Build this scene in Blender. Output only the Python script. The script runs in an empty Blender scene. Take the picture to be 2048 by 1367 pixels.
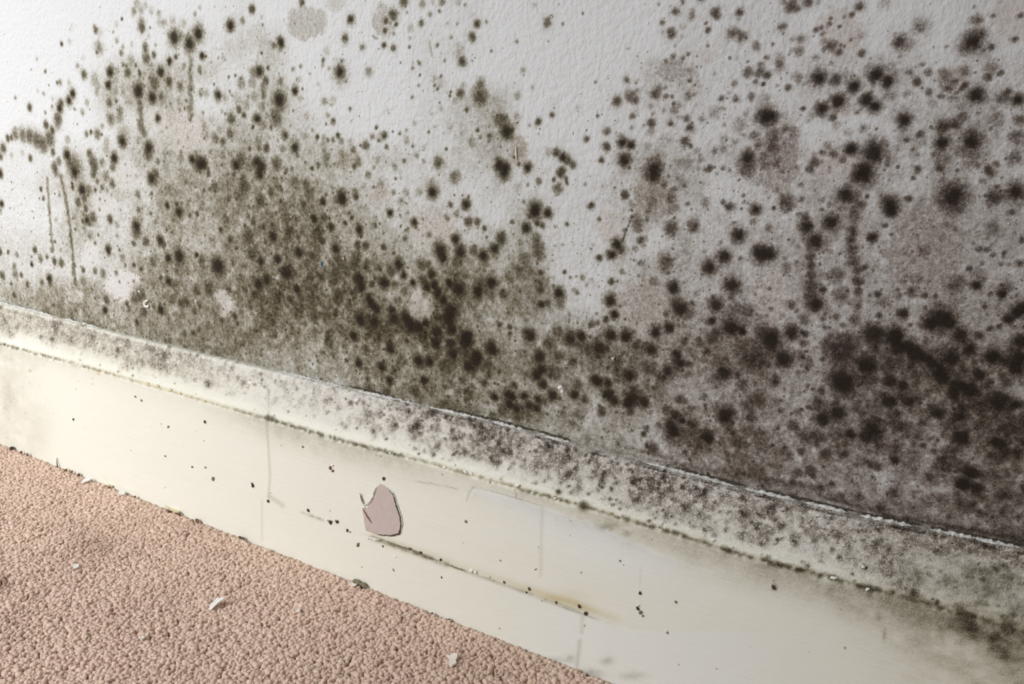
import bpy, bmesh, math, random
import numpy as np
from mathutils import Vector

# ------------------------------------------------------------------ camera, world, light, exposure
W, H = 2048, 1367
CAM_F, CAM_YAW, CAM_PITCH, CAM_ROLL = 1836.06, 32.5856, 13.7235, 1.8281
CAM_POS = np.array([0.0, -0.50575, 0.35642])
sc = bpy.context.scene
COL = sc.collection
yw, pt, rl = [math.radians(a) for a in (CAM_YAW, CAM_PITCH, CAM_ROLL)]
FWD = np.array([-math.sin(yw)*math.cos(pt), math.cos(yw)*math.cos(pt), -math.sin(pt)])
_R = np.array([math.cos(yw), math.sin(yw), 0.0]); _U = np.cross(_R, FWD)
RGT = _R*math.cos(rl) + _U*math.sin(rl); UPV = -_R*math.sin(rl) + _U*math.cos(rl)
cd = bpy.data.cameras.new('camera'); cam = bpy.data.objects.new('camera', cd); COL.objects.link(cam)
from mathutils import Matrix
M = Matrix(((RGT[0], UPV[0], -FWD[0], CAM_POS[0]), (RGT[1], UPV[1], -FWD[1], CAM_POS[1]),
            (RGT[2], UPV[2], -FWD[2], CAM_POS[2]), (0, 0, 0, 1)))
cam.matrix_world = M
cd.sensor_width = 36; cd.lens = 36*CAM_F/W; cd.clip_start = 0.01
sc.camera = cam
sc.view_settings.view_transform = 'Standard'; sc.view_settings.look = 'None'
sc.view_settings.gamma = 1; sc.view_settings.use_curve_mapping = False
sc.view_settings.exposure = 0.0

wd = bpy.data.worlds.new('world'); sc.world = wd; wd.use_nodes = True
bg = wd.node_tree.nodes['Background']; bg.inputs['Color'].default_value = (0.98, 0.985, 1.0, 1); bg.inputs['Strength'].default_value = 0.225

def window_light(name, loc, target, sx, sy, power, color, spread):
    l = bpy.data.lights.new(name, 'AREA'); l.shape = 'RECTANGLE'; l.size = sx; l.size_y = sy; l.energy = power; l.color = color
    o = bpy.data.objects.new(name, l); COL.objects.link(o); o.location = loc
    l.spread = spread
    o.rotation_euler = (Vector(target) - Vector(loc)).to_track_quat('-Z', 'Y').to_euler()
    return o
window_light('window_daylight', (-1.35, -1.55, 0.95), (-1.06, 0.0, 0.05), 1.0, 1.1, 12.3, (0.945, 0.978, 1.0), math.radians(92))

# ------------------------------------------------------------------ helpers
rng = np.random.default_rng(7); random.seed(7)
def px_plane(px, py, axis, val):
    """point where the sight line measured at (px, py) in the photograph meets the plane coordinate[axis] = val"""
    px = np.asarray(px, float); py = np.asarray(py, float)
    d = FWD + ((px - W/2)/CAM_F)[..., None]*RGT + (-(py - H/2)/CAM_F)[..., None]*UPV
    s = (val - CAM_POS[axis])/d[..., axis]
    return CAM_POS + d*s[..., None]
def to_px(P):
    q = P - CAM_POS; z = q @ FWD
    return W/2 + CAM_F*(q @ RGT)/z, H/2 - CAM_F*(q @ UPV)/z
def vn(x, y, cell, seed):
    """bilinear value noise in 0..1"""
    r = np.random.default_rng(seed); n = 256; L = r.random((n, n))
    u = x/cell; v = y/cell; i = np.floor(u).astype(int); j = np.floor(v).astype(int)
    fu = u - i; fv = v - j; fu = fu*fu*(3-2*fu); fv = fv*fv*(3-2*fv)
    a = L[i % n, j % n]; b = L[(i+1) % n, j % n]; c = L[i % n, (j+1) % n]; d = L[(i+1) % n, (j+1) % n]
    return (a*(1-fu)+b*fu)*(1-fv) + (c*(1-fu)+d*fu)*fv
def fbm(x, y, cell, seed):
    return 0.5*vn(x, y, cell, seed) + 0.3*vn(x, y, cell*.5, seed+1) + 0.2*vn(x, y, cell*.25, seed+2)
def sstep(a, b, x):
    t = np.clip((x-a)/(b-a), 0, 1); return t*t*(3-2*t)
def tag(o, label=None, cat=None, group=None, kind=None):
    for k, v in (('label', label), ('category', cat), ('group', group), ('kind', kind)):
        if v: o[k] = v
    return o
def mesh_obj(name, verts, faces, mat=None, parent=None, smooth=True):
    me = bpy.data.meshes.new(name); me.from_pydata([tuple(v) for v in verts], [], faces); me.update()
    if smooth: me.polygons.foreach_set('use_smooth', [True]*len(me.polygons))
    if mat: me.materials.append(mat)
    o = bpy.data.objects.new(name, me); COL.objects.link(o)
    if parent: o.parent = parent
    return o
def grid_mesh(name, V, mat, flip=False):
    """V: (rows, cols, 3) array -> mesh object"""
    r, c = V.shape[:2]
    me = bpy.data.meshes.new(name)
    idx = np.arange(r*c).reshape(r, c)
    q = np.stack([idx[:-1, :-1], idx[:-1, 1:], idx[1:, 1:], idx[1:, :-1]], -1).reshape(-1, 4)
    if flip: q = q[:, ::-1]
    n = len(q)
    me.vertices.add(r*c); me.vertices.foreach_set('co', V.reshape(-1).astype(np.float32))
    me.loops.add(n*4); me.loops.foreach_set('vertex_index', q.reshape(-1).astype(np.int32))
    me.polygons.add(n); me.polygons.foreach_set('loop_start', (np.arange(n)*4).astype(np.int32))
    me.polygons.foreach_set('use_smooth', np.ones(n, bool))
    me.update(); me.validate()
    me.materials.append(mat)
    o = bpy.data.objects.new(name, me); COL.objects.link(o)
    return o
def attr(o, name, arr):
    a = o.data.attributes.new(name, 'FLOAT', 'POINT'); a.data.foreach_set('value', np.asarray(arr, np.float32).reshape(-1))

class NT:
    """small node-tree builder"""
    def __init__(s, name):
        s.m = bpy.data.materials.new(name); s.m.use_nodes = True; s.t = s.m.node_tree
        s.b = s.t.nodes['Principled BSDF']; s.out = s.t.nodes['Material Output']
    def n(s, typ, **kw):
        x = s.t.nodes.new(typ)
        for k, v in kw.items(): setattr(x, k, v)
        return x
    def link(s, a, b): s.t.links.new(a, b)
    def put(s, sock, v):
        if isinstance(v, (int, float)): sock.default_value = v
        elif isinstance(v, tuple): sock.default_value = v
        else: s.link(v, sock)
    def math(s, op, a, b=None, clamp=False):
        x = s.n('ShaderNodeMath', operation=op, use_clamp=clamp); s.put(x.inputs[0], a)
        if b is not None: s.put(x.inputs[1], b)
        return x.outputs[0]
    def attr(s, name): return s.n('ShaderNodeAttribute', attribute_name=name).outputs['Fac']
    def pos(s): return s.n('ShaderNodeNewGeometry').outputs['Position']
    def obco(s): return s.n('ShaderNodeTexCoord').outputs['Object']
    def scalev(s, v, sc_):
        x = s.n('ShaderNodeVectorMath', operation='MULTIPLY'); s.put(x.inputs[0], v); x.inputs[1].default_value = sc_; return x.outputs[0]
    def noise(s, vec, scale, detail=2, rough=.5):
        x = s.n('ShaderNodeTexNoise'); s.put(x.inputs['Vector'], vec); x.inputs['Scale'].default_value = scale
        x.inputs['Detail'].default_value = detail; x.inputs['Roughness'].default_value = rough; return x.outputs['Fac']
    def mix(s, f, a, b, blend='MIX'):
        x = s.n('ShaderNodeMix', data_type='RGBA', blend_type=blend); s.put(x.inputs['Factor'], f)
        s.put(x.inputs['A'], a); s.put(x.inputs['B'], b); return [o for o in x.outputs if o.type == 'RGBA'][0]
    def remap(s, v, a, b, c=0., d=1., smooth=False):
        x = s.n('ShaderNodeMapRange', interpolation_type='SMOOTHSTEP' if smooth else 'LINEAR')
        s.put(x.inputs[0], v); x.inputs[1].default_value = a; x.inputs[2].default_value = b
        x.inputs[3].default_value = c; x.inputs[4].default_value = d; return x.outputs[0]
    def bump(s, h, strength, dist, prev=None):
        x = s.n('ShaderNodeBump'); x.inputs['Strength'].default_value = strength; x.inputs['Distance'].default_value = dist
        s.link(h, x.inputs['Height'])
        if prev: s.link(prev, x.inputs['Normal'])
        return x.outputs['Normal']
    def stain(s, base, od, hue, ta=(0.90, 0.98, 1.22), tb=(0.92, 1.05, 1.15)):
        """base * exp(-od * absorption), absorption going from olive (hue 0) to purple brown (hue 1)"""
        sep = s.n('ShaderNodeSeparateColor'); s.put(sep.inputs[0], base)
        comb = s.n('ShaderNodeCombineColor')
        for i in range(3):
            k = s.math('ADD', s.math('MULTIPLY', hue, tb[i]-ta[i]), ta[i])
            e = s.math('POWER', math.exp(-1), s.math('MULTIPLY', od, k))
            c = s.math('MULTIPLY', s.math('ADD', s.math('MULTIPLY', e, 1-.02), .02), sep.outputs[i])
            s.link(c, comb.inputs[i])
        return comb.outputs[0]

# ------------------------------------------------------------------ where the mould grows: colonies read off the wall
# each block: corner of the surveyed field, then "x y radius strength" in quarter units
T = {}
T[(0, 0)] = "1100 30 22 4;1075 90 20 5;1130 80 22 4;1165 50 20 3;1215 88 18 3;1275 110 16 4;980 150 8 8;935 190 18 2;770 240 14 8;760 215 12 5;800 260 25 2;575 220 18 1;495 350 10 8;557 330 12 3;795 385 30 5;778 420 10 8;940 325 14 4;910 258 7 5;975 425 15 6;988 380 12 4;1060 355 14 3;1140 215 26 7;1135 180 24 5;1140 240 16 6;1195 290 14 3;1285 175 24 3;1320 190 20 4;1385 165 18 4;1470 190 24 3;1400 300 42 8;1450 285 18 6;1520 350 42 8;1590 270 40 8;1510 410 20 5;1250 360 10 4;1165 370 20 6;1170 400 22 6;1175 470 28 7;1235 440 16 7;1360 490 20 9;1410 455 14 7;1620 445 20 9;1650 450 8 8;1690 270 10 2;1848 205 30 9;1943 165 16 6;2020 75 20 8;1750 465 8 5;1795 470 16 4;1565 115 12 4;1603 60 9 4;1605 560 18 6;1475 530 16 5;885 580 26 9;900 560 30 5;870 680 24 8;675 595 20 7;625 530 14 4;670 465 16 2;298 475 8 4;365 570 8 7;460 660 8 6;482 658 14 5;557 660 12 4;765 645 34 4;790 690 16 4;780 735 20 4;940 570 24 4;925 650 30 4;925 720 28 4;1025 578 24 7;1090 520 12 6;990 515 14 6;1055 490 30 4;1290 580 30 8;1215 520 14 5;1355 655 24 8;1110 730 42 9;1235 660 36 7;1220 780 34 8;1290 770 24 6;1445 690 26 6;1530 620 18 5;1525 540 12 4;1530 700 24 6;1610 745 18 5;1655 745 22 4;1750 760 26 8;1745 790 28 4;1800 780 24 4;1840 735 10 5;1935 665 30 5;2030 580 30 5;2020 665 26 5;1835 615 8 7;1887 605 7 7;1715 675 8 6;585 750 22 8;555 805 22 8;490 830 20 8;480 865 24 8;465 950 28 7;460 1000 24 5;370 1000 18 8;420 1045 18 8;240 860 16 8;365 900 8 5;350 750 10 4;303 725 9 3;125 780 9 5;425 790 12 3;420 850 8 5;400 1110 34 7;345 1150 36 7;295 1120 34 7;240 1090 32 7;185 1080 30 6;125 1072 24 6;65 1108 14 8;95 1100 12 7;30 1185 22 7;425 1215 16 7;245 1265 14 8;8 1250 16 7;95 1240 12 4;180 1225 16 3;665 900 14 5;700 820 16 4;600 870 8 5;880 820 22 6;985 745 20 4;930 800 16 5;890 955 30 6;965 890 22 6;960 940 28 5;1265 945 24 8;730 1055 12 7;695 1075 14 6;820 1010 14 4;780 1070 24 6;815 1075 8 8;980 1130 32 9;990 1080 50 4;1130 1020 26 6;1150 1070 26 5;1190 1180 36 8;1185 1235 32 7;1110 1120 24 4;855 1130 20 4;850 1190 26 4;540 1240 28 9;555 1290 26 7;545 1120 20 4;600 1340 50 7;720 1230 20 7;745 1290 28 7;760 1330 28 7;915 1265 30 9;905 1340 20 7;820 1300 22 5;475 1290 20 6;440 1340 24 7;1265 1290 16 6;1450 1215 12 7;1450 1265 24 5;1325 1215 16 4;1320 1160 20 3;1540 1275 26 8;1600 1310 44 8;1630 1310 34 9;1570 1220 14 6;1785 1135 20 7;1725 1105 26 6;1700 1080 22 4;1650 1075 30 5;1635 1000 22 5;1620 960 14 4;1845 1065 24 7;1760 1030 20 4;1690 960 26 3;1625 905 12 5;1780 890 12 4;1915 875 18 8;1955 920 14 9;1900 800 40 3;2025 1015 10 8;2040 950 20 7;2000 1190 14 7;1930 1280 40 7;1890 1320 36 8;1990 1330 32 5;2035 1300 22 8;1785 1240 28 5;1730 1210 34 3;1685 1215 14 5;1845 1230 18 5;1740 1320 30 4;1790 1320 18 5;1930 1150 60 2;1970 830 30 4;1985 775 10 6;2030 770 30 4;1440 880 12 5;1480 870 10 6;1520 870 22 6;1535 920 12 5;1495 805 10 7"
T[(512, 0)] = "370 20 18 8;200 340 28 9;215 360 18 8;235 420 8 4;50 425 7 8;55 200 6 7;45 135 12 3;760 155 22 9;715 310 22 7;850 380 16 6;1000 45 18 3;1100 120 28 8;1040 165 20 7;1125 195 12 9;1035 245 14 8;1105 270 9 6;1080 185 9 5;1025 360 14 9;1100 385 16 7;1230 375 8 8;1185 10 28 7;1335 30 20 5;1490 15 20 6;1470 90 10 6;1395 115 14 5;1325 185 16 7;1420 20 12 4;1620 20 24 3;1210 100 8 5;1232 305 10 4;1240 225 20 3;1772 190 20 9;1732 295 22 9;1652 492 24 8;1630 410 40 3;1845 175 10 5;1565 300 12 5;1535 185 8 4;1612 187 8 5;1887 408 8 6;1740 120 16 2;30 570 32 8;80 645 22 7;60 700 30 5;65 760 24 6;50 850 26 5;200 655 22 6;245 700 20 3;190 800 46 9;185 810 60 5;315 730 22 9;320 700 26 4;350 640 18 3;355 790 24 3;15 950 26 9;160 945 40 7;60 1000 28 5;120 1020 14 7;405 930 20 4;355 880 24 2;300 885 8 6;675 575 34 9;680 600 50 4;690 490 12 6;590 545 12 4;540 480 12 6;535 520 10 5;570 410 18 3;725 650 9 6;660 665 24 2;905 575 22 5;300 555 12 5;360 525 9 6;435 590 7 5;330 635 8 5;505 675 10 3;550 810 20 5;620 800 20 3;605 840 10 5;757 870 9 8;580 925 14 5;622 970 16 7;567 992 8 7;765 965 6 4;1255 545 10 6;1260 505 12 3;1315 600 6 8;1305 685 8 6;1430 685 9 8;1455 710 10 6;1485 610 9 6;1425 630 24 3;1480 660 30 3;1255 775 10 6;1310 508 8 7;1560 735 8 7;1555 768 9 8;1640 750 24 8;1665 680 14 4;1800 670 24 7;1795 770 50 7;1790 740 40 4;1800 800 40 6;1690 880 14 7;1700 860 34 3;1485 870 12 4;1410 910 8 4;1955 955 40 7;1995 945 20 7;2010 1050 48 9;1870 1085 13 8;1775 1040 12 7;1780 1015 9 6;1870 1000 12 4;1060 885 14 2;965 1020 9 8;1030 1080 18 8;1000 1100 24 4;935 1095 16 5;985 1125 10 6;1155 1068 9 7;1205 1035 9 5;1205 1120 22 4;1385 1055 9 7;1435 1015 6 6;660 1085 14 8;495 1095 14 8;455 1040 12 5;390 1090 30 4;580 1120 14 6;620 1120 14 6;550 1110 20 4;310 1150 40 5;315 1180 30 8;330 1235 20 6;85 1185 22 8;215 1190 24 5;220 1060 26 4;25 1185 14 7;20 1130 30 5;105 1095 16 4;165 1310 38 7;40 1330 40 8;10 1290 30 8;175 1125 8 5;450 1345 14 8;500 1340 8 7;550 1200 18 5;570 1260 24 6;570 1310 20 5;545 1145 22 4;500 1160 16 3;690 1225 24 5;700 1280 40 4;780 1200 20 6;760 1140 20 4;760 1250 50 3;820 1290 24 6;790 1328 16 8;690 1130 18 5;880 1165 24 7;840 1160 9 7;1045 1175 14 6;970 1280 22 4;945 1335 12 5;1190 1285 12 8;1115 1330 18 5;1345 1180 18 3;1290 1240 16 5;1465 1300 28 8;1465 1310 44 4;1345 1285 12 5;1255 1170 9 6;1525 1190 9 7;1960 1175 7 8;1950 1320 40 8;2000 1340 36 8;1555 1020 28 3;1650 1070 14 4;1640 1120 30 1;1275 985 16 3;265 1285 12 4;290 1345 12 6;245 1360 14 6;630 1310 12 5"
T[(1024, 0)] = "285 180 24 7;290 200 40 2;318 128 6 7;185 40 16 3;40 330 10 5;95 560 18 4;165 700 12 4;45 770 22 4;45 930 24 4;215 975 17 9;325 920 14 8;0 1050 18 8;935 390 7 5;672 655 6 6;920 640 18 7;990 650 24 2;840 810 28 8;950 765 34 6;985 800 26 7;1010 720 14 4;1150 755 28 8;1170 710 26 6;1235 770 14 8;1285 772 10 7;1180 690 14 5;1310 90 18 8;1310 100 34 4;1440 130 24 5;1450 90 18 4;1205 180 14 6;1280 270 26 7;1275 250 20 6;1370 210 24 3;1200 255 16 3;1360 290 14 3;1630 100 28 7;1640 130 24 4;1825 100 22 8;1815 150 14 4;1570 240 16 8;1555 185 8 7;1770 265 36 6;1840 295 28 7;1955 365 24 6;1370 5 14 5;1500 20 16 2;1180 35 7 5;1290 450 16 6;1370 465 12 7;1410 430 12 6;1235 490 16 5;1425 640 14 7;1430 570 30 4;1350 680 20 4;1410 770 24 6;1340 845 20 4;1225 700 14 5;1115 850 14 5;1130 910 12 5;1120 985 24 9;1270 990 16 8;1270 980 34 3;1400 950 20 6;1425 1020 20 8;1430 1030 34 4;1350 940 14 4;1110 1050 30 4;1220 880 14 4;1300 880 26 5;1890 580 28 7;1985 580 28 7;1990 520 18 6;2035 600 22 7;1950 655 14 7;2010 670 14 6;1780 665 20 5;1800 460 16 3;1885 495 9 6;2035 460 14 6;1625 590 10 5;1915 770 20 6;1675 790 18 6;1745 740 14 4;1790 765 7 6;2020 800 40 4;1620 900 36 4;1520 955 20 5;1700 870 16 4;1820 1000 44 4;1870 910 24 4;2030 930 60 9;1700 995 14 4;765 1050 24 6;600 1110 16 7;760 1175 24 8;885 1140 32 9;955 1160 28 9;905 1280 42 9;900 1280 60 4;720 1280 16 8;940 1340 12 7;870 1095 20 5;360 1220 24 8;410 1255 28 9;450 1280 26 8;490 1320 20 7;300 1215 24 4;60 1310 12 8;60 1220 40 4;130 1340 28 9;400 1362 24 8;1140 1350 50 9;1140 1300 60 5;1060 1310 40 3;1385 1130 28 8;1430 1165 16 7;1480 1205 20 4;1410 1300 50 4;1340 1300 40 4;1240 1120 46 3;1090 1180 26 4;960 1020 14 4;1690 1190 36 4;1700 1110 24 4;1610 1210 40 3;1890 1260 48 8;1880 1300 60 6;1930 1085 24 6;1965 1165 20 7;1860 1080 14 5;1880 1350 50 7;2020 1250 30 6;2030 1320 30 6;1790 1130 20 4;1690 1345 14 6;1740 1360 16 5;1605 1335 12 4;145 1000 9 4;215 1070 7 4;530 860 12 3;350 850 30 1;990 910 30 2"
T[(1536, 0)] = "190 50 40 7;240 70 20 6;130 20 20 5;320 20 28 7;400 10 20 4;730 50 24 9;675 118 16 7;610 140 14 5;495 190 12 8;430 225 12 8;440 270 16 6;505 150 6 7;575 215 6 7;450 330 16 5;505 370 34 7;450 395 16 6;580 362 8 8;610 370 8 6;740 288 20 4;665 318 6 7;495 60 20 2;115 220 26 6;122 270 8 6;265 315 28 5;195 315 18 4;248 410 28 6;190 400 16 4;750 425 22 7;505 505 14 5;95 510 22 7;90 480 40 4;100 540 34 4;0 600 24 6;165 700 18 7;75 685 10 4;240 620 30 5;270 650 30 4;410 625 44 9;400 620 64 5;540 640 36 8;590 620 50 4;690 690 44 9;690 650 40 4;870 600 48 9;860 560 70 4;960 650 44 9;970 760 40 5;980 570 50 4;790 800 46 9;855 850 42 9;560 810 52 9;435 870 42 9;285 870 14 9;520 940 22 8;555 1000 24 4;325 965 14 4;1215 215 46 5;1045 340 34 9;1080 345 60 5;1020 275 16 4;1045 455 14 4;940 20 34 3;1240 515 13 7;1280 580 24 6;1190 655 26 8;1290 740 20 7;1110 750 28 4;1390 770 20 6;1460 790 18 6;1310 830 30 4;1640 330 60 8;1690 280 50 6;1590 370 50 6;1660 160 34 5;1690 160 20 6;1785 378 20 8;1975 310 18 7;1800 128 9 7;1650 55 10 5;1430 375 7 5;1410 590 30 6;1430 650 50 5;1570 570 36 6;1580 680 24 7;1500 660 24 6;1440 710 30 6;1510 740 14 7;1550 710 20 7;1790 540 40 5;1755 615 24 8;1860 585 20 7;1665 755 54 8;1640 780 26 9;1700 790 24 8;1745 810 26 4;1555 850 40 4;1880 780 46 6;1920 740 26 8;1995 800 40 9;1090 960 46 9;1090 940 70 4;1085 1040 24 6;1820 960 50 5;2010 960 34 7;1985 1100 50 6;2005 1070 10 7;1410 1010 44 8;1500 990 34 8;1550 940 40 6;1395 1140 48 9;1630 1130 60 9;1640 1100 90 5;1600 1180 60 6;1640 1240 60 5;1225 1070 20 7;1200 1120 50 4;1080 1100 40 4;1045 1180 26 4;1160 1195 12 6;1175 1230 34 4;765 1030 30 4;870 1030 8 7;640 1060 24 4;665 1190 46 9;840 1230 70 9;850 1180 60 7;920 1160 50 4;970 1280 40 4;1380 1260 50 5;1370 1320 40 5;440 1220 20 7;525 1235 30 7;375 1300 30 8;600 1280 26 6;435 1290 14 5;500 1340 12 6;370 1240 20 4;1975 1255 46 6;1825 1310 22 6;1590 1310 40 4;1800 1070 40 3;760 1360 60 8;1200 1350 20 7;20 930 50 9;80 930 40 4;40 1100 50 6;40 1180 40 7;140 1030 30 6;200 1060 40 5;210 1150 30 4;110 1220 60 4;60 1300 40 6;160 1320 34 4;340 1355 24 7;1770 1355 24 7;430 1070 16 3"
T[(0, 342)] = "5 20 20 8;15 260 16 9;330 145 10 9;350 215 12 6;600 10 30 8;580 100 10 8;585 130 12 8;660 150 30 9;680 220 20 7;710 150 24 6;765 150 10 8;780 80 12 7;750 20 20 7;850 40 26 5;900 95 20 8;820 130 16 6;860 160 10 6;895 190 14 4;630 250 22 7;690 300 16 7;620 310 10 5;700 390 22 8;745 375 26 7;720 410 20 6;885 385 20 8;940 430 18 4;450 390 18 3;600 370 14 5;605 465 8 7;665 400 14 6;720 530 12 6;765 575 9 9;400 320 8 6;285 630 16 7;330 700 18 6;380 685 12 6;440 720 16 8;420 630 16 5;260 745 12 9;495 735 20 7;490 630 12 4;445 565 8 6;140 670 14 5;70 645 10 7;5 645 16 8;120 760 16 6;125 820 22 6;175 830 12 8;25 835 20 7;225 905 16 7;95 900 9 7;120 990 14 8;400 860 22 8;405 900 18 6;340 885 16 6;610 895 18 6;670 880 28 5;670 790 14 7;765 800 14 7;600 750 12 6;870 630 24 8;875 590 14 5;960 630 10 6;940 515 10 5;830 820 22 6;935 815 14 7;960 885 8 8;1075 880 9 7;1005 750 10 6;1075 750 12 8;985 690 20 5;1095 440 34 8;1095 490 34 7;1075 580 14 7;1170 565 26 7;1285 555 28 8;1310 590 20 7;1105 190 20 6;1110 310 16 6;1215 60 34 8;1245 30 30 7;1250 90 20 6;1215 180 14 6;1340 275 18 9;1435 330 28 9;1350 150 30 5;1245 410 18 5;1265 370 14 4;1350 695 28 9;1435 680 46 8;1430 740 30 6;1580 340 14 8;1490 90 14 6;1520 230 10 5;1635 155 12 8;1720 130 28 7;1780 120 24 5;1800 370 20 6;1820 390 18 6;1960 440 12 8;1770 470 18 7;1700 560 30 5;1810 600 26 6;1575 670 16 9;1615 715 28 7;1620 770 30 5;1745 760 54 9;1745 750 56 6;1225 720 28 6;1240 750 20 5;1130 780 16 7;1195 820 14 5;1290 850 14 7;1415 800 20 6;1350 880 26 8;1390 910 26 6;1230 910 24 5;1340 800 8 8;1500 790 20 5;1570 950 30 7;1670 940 40 7;1830 960 24 7;1110 980 40 7;1075 1010 30 7;1150 1000 24 6;855 1030 22 7;845 1110 22 8;870 1160 14 5;1035 1100 18 6;1155 1130 28 7;1290 1110 30 8;1380 1030 30 6;1450 1060 24 7;1490 1050 24 7;1600 1080 14 7;1560 1120 18 7;1730 1100 40 7;1880 1160 16 8;1900 1220 14 7;1100 1210 16 8;1350 1180 12 5;1590 1265 16 7;1480 1300 20 6;1660 1230 24 5;1520 1210 14 6;2035 980 20 8;1970 950 14 7;1955 110 40 7;1940 160 50 6;1940 60 20 7;1900 200 30 5;2030 400 24 7;1990 520 44 7;2020 660 40 7;1870 720 24 6;2030 870 30 6;1770 880 20 4;1740 1050 10 4;450 10 20 6;500 40 12 4"
T[(512, 342)] = "30 20 36 8;35 240 40 7;120 160 24 7;180 130 20 6;205 150 14 7;430 170 36 7;400 100 30 7;385 270 20 8;320 90 40 6;540 245 26 9;690 220 44 9;690 190 30 7;640 240 40 4;805 200 22 8;800 170 24 6;620 130 18 5;900 30 20 6;870 130 22 4;945 128 9 8;1000 150 50 3;1000 90 30 4;1205 175 26 4;1105 170 14 5;1310 165 24 4;1415 170 36 9;1410 120 40 5;1595 45 36 6;1685 265 30 9;1560 268 16 7;1610 340 18 6;1535 380 14 7;1705 405 26 8;1775 405 20 8;1832 455 14 8;1965 525 32 8;1990 10 44 8;1980 0 40 7;1075 335 22 9;1270 410 26 9;750 335 10 8;770 370 14 7;720 415 14 8;960 435 14 7;960 390 24 4;935 430 24 5;830 470 30 8;845 520 12 8;800 400 20 3;1215 330 16 4;1210 480 20 5;1195 540 20 6;1210 260 7 6;470 380 28 8;550 380 26 8;605 445 30 8;500 480 36 7;60 445 20 8;130 430 22 7;140 520 40 8;265 480 28 7;250 420 20 6;345 650 34 9;455 680 26 8;175 700 34 8;640 620 36 8;540 560 20 6;205 590 14 7;820 590 24 8;880 600 24 8;1025 605 18 9;1035 660 8 7;1030 700 6 6;810 680 40 7;785 750 36 7;890 760 30 7;990 770 26 7;1085 800 28 8;1145 745 38 9;1190 835 24 9;1180 810 18 7;1260 890 22 9;1110 655 12 7;1220 770 8 7;1480 630 52 8;1470 610 44 7;1500 690 40 8;1600 545 36 8;1640 640 44 8;1620 720 40 7;1745 640 30 7;1825 675 40 8;1915 620 36 8;1920 660 26 6;1755 600 14 7;1330 750 34 7;1380 740 24 7;1410 820 34 8;1340 870 30 8;1370 930 36 8;1430 910 34 9;1460 970 40 8;1500 1030 36 8;1360 970 30 7;1550 890 30 9;1625 940 52 9;1600 900 40 7;1600 840 36 6;1640 980 40 7;1780 960 46 9;1890 890 44 9;1800 900 50 7;1850 930 60 6;1985 980 30 8;1900 1010 24 6;2030 850 30 6;830 870 50 8;850 930 36 8;820 830 36 7;1030 890 40 9;1020 880 46 6;1110 910 26 7;935 900 22 8;960 855 14 8;1190 960 26 6;1190 940 40 4;1135 1040 30 6;980 1000 14 5;1025 1025 14 6;90 870 36 9;40 720 30 8;20 900 40 8;250 810 50 8;210 800 30 7;330 940 30 8;520 850 24 8;440 850 30 7;640 840 46 7;650 760 60 6;735 800 30 7;560 800 24 6;715 700 14 8;690 740 24 6;410 750 30 6;490 820 22 7;540 860 24 5;770 970 14 8;660 980 26 8;910 1030 40 9;940 1070 36 9;970 1110 34 8;840 1190 44 9;870 1150 40 7;950 1200 40 8;930 1250 50 7;780 1310 34 8;1090 1110 34 8;1110 1180 50 8;1200 1170 50 8;1240 1220 56 9;1300 1240 50 8;1360 1210 40 8;1440 1110 50 5;1560 1120 60 9;1540 1180 60 8;1620 1060 50 6;1570 1260 50 8;1640 1270 20 8;1690 1330 44 9;1450 1280 50 8;1340 1320 40 7;1060 1290 50 6;1150 1250 40 6;1740 1080 40 5;1760 1140 40 4;1955 1230 16 9;2035 1245 16 8;2040 1300 16 8;1780 1240 9 8;1790 1280 8 7;160 1140 26 7;250 1060 24 6;320 1150 20 7;470 1180 30 7;580 1300 24 7;510 1060 20 6;680 1240 12 7;480 940 24 7;180 970 20 7;600 900 20 6;200 920 20 7;1210 1345 14 7;800 1060 20 5;1830 790 14 6;60 1040 30 5"
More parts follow.
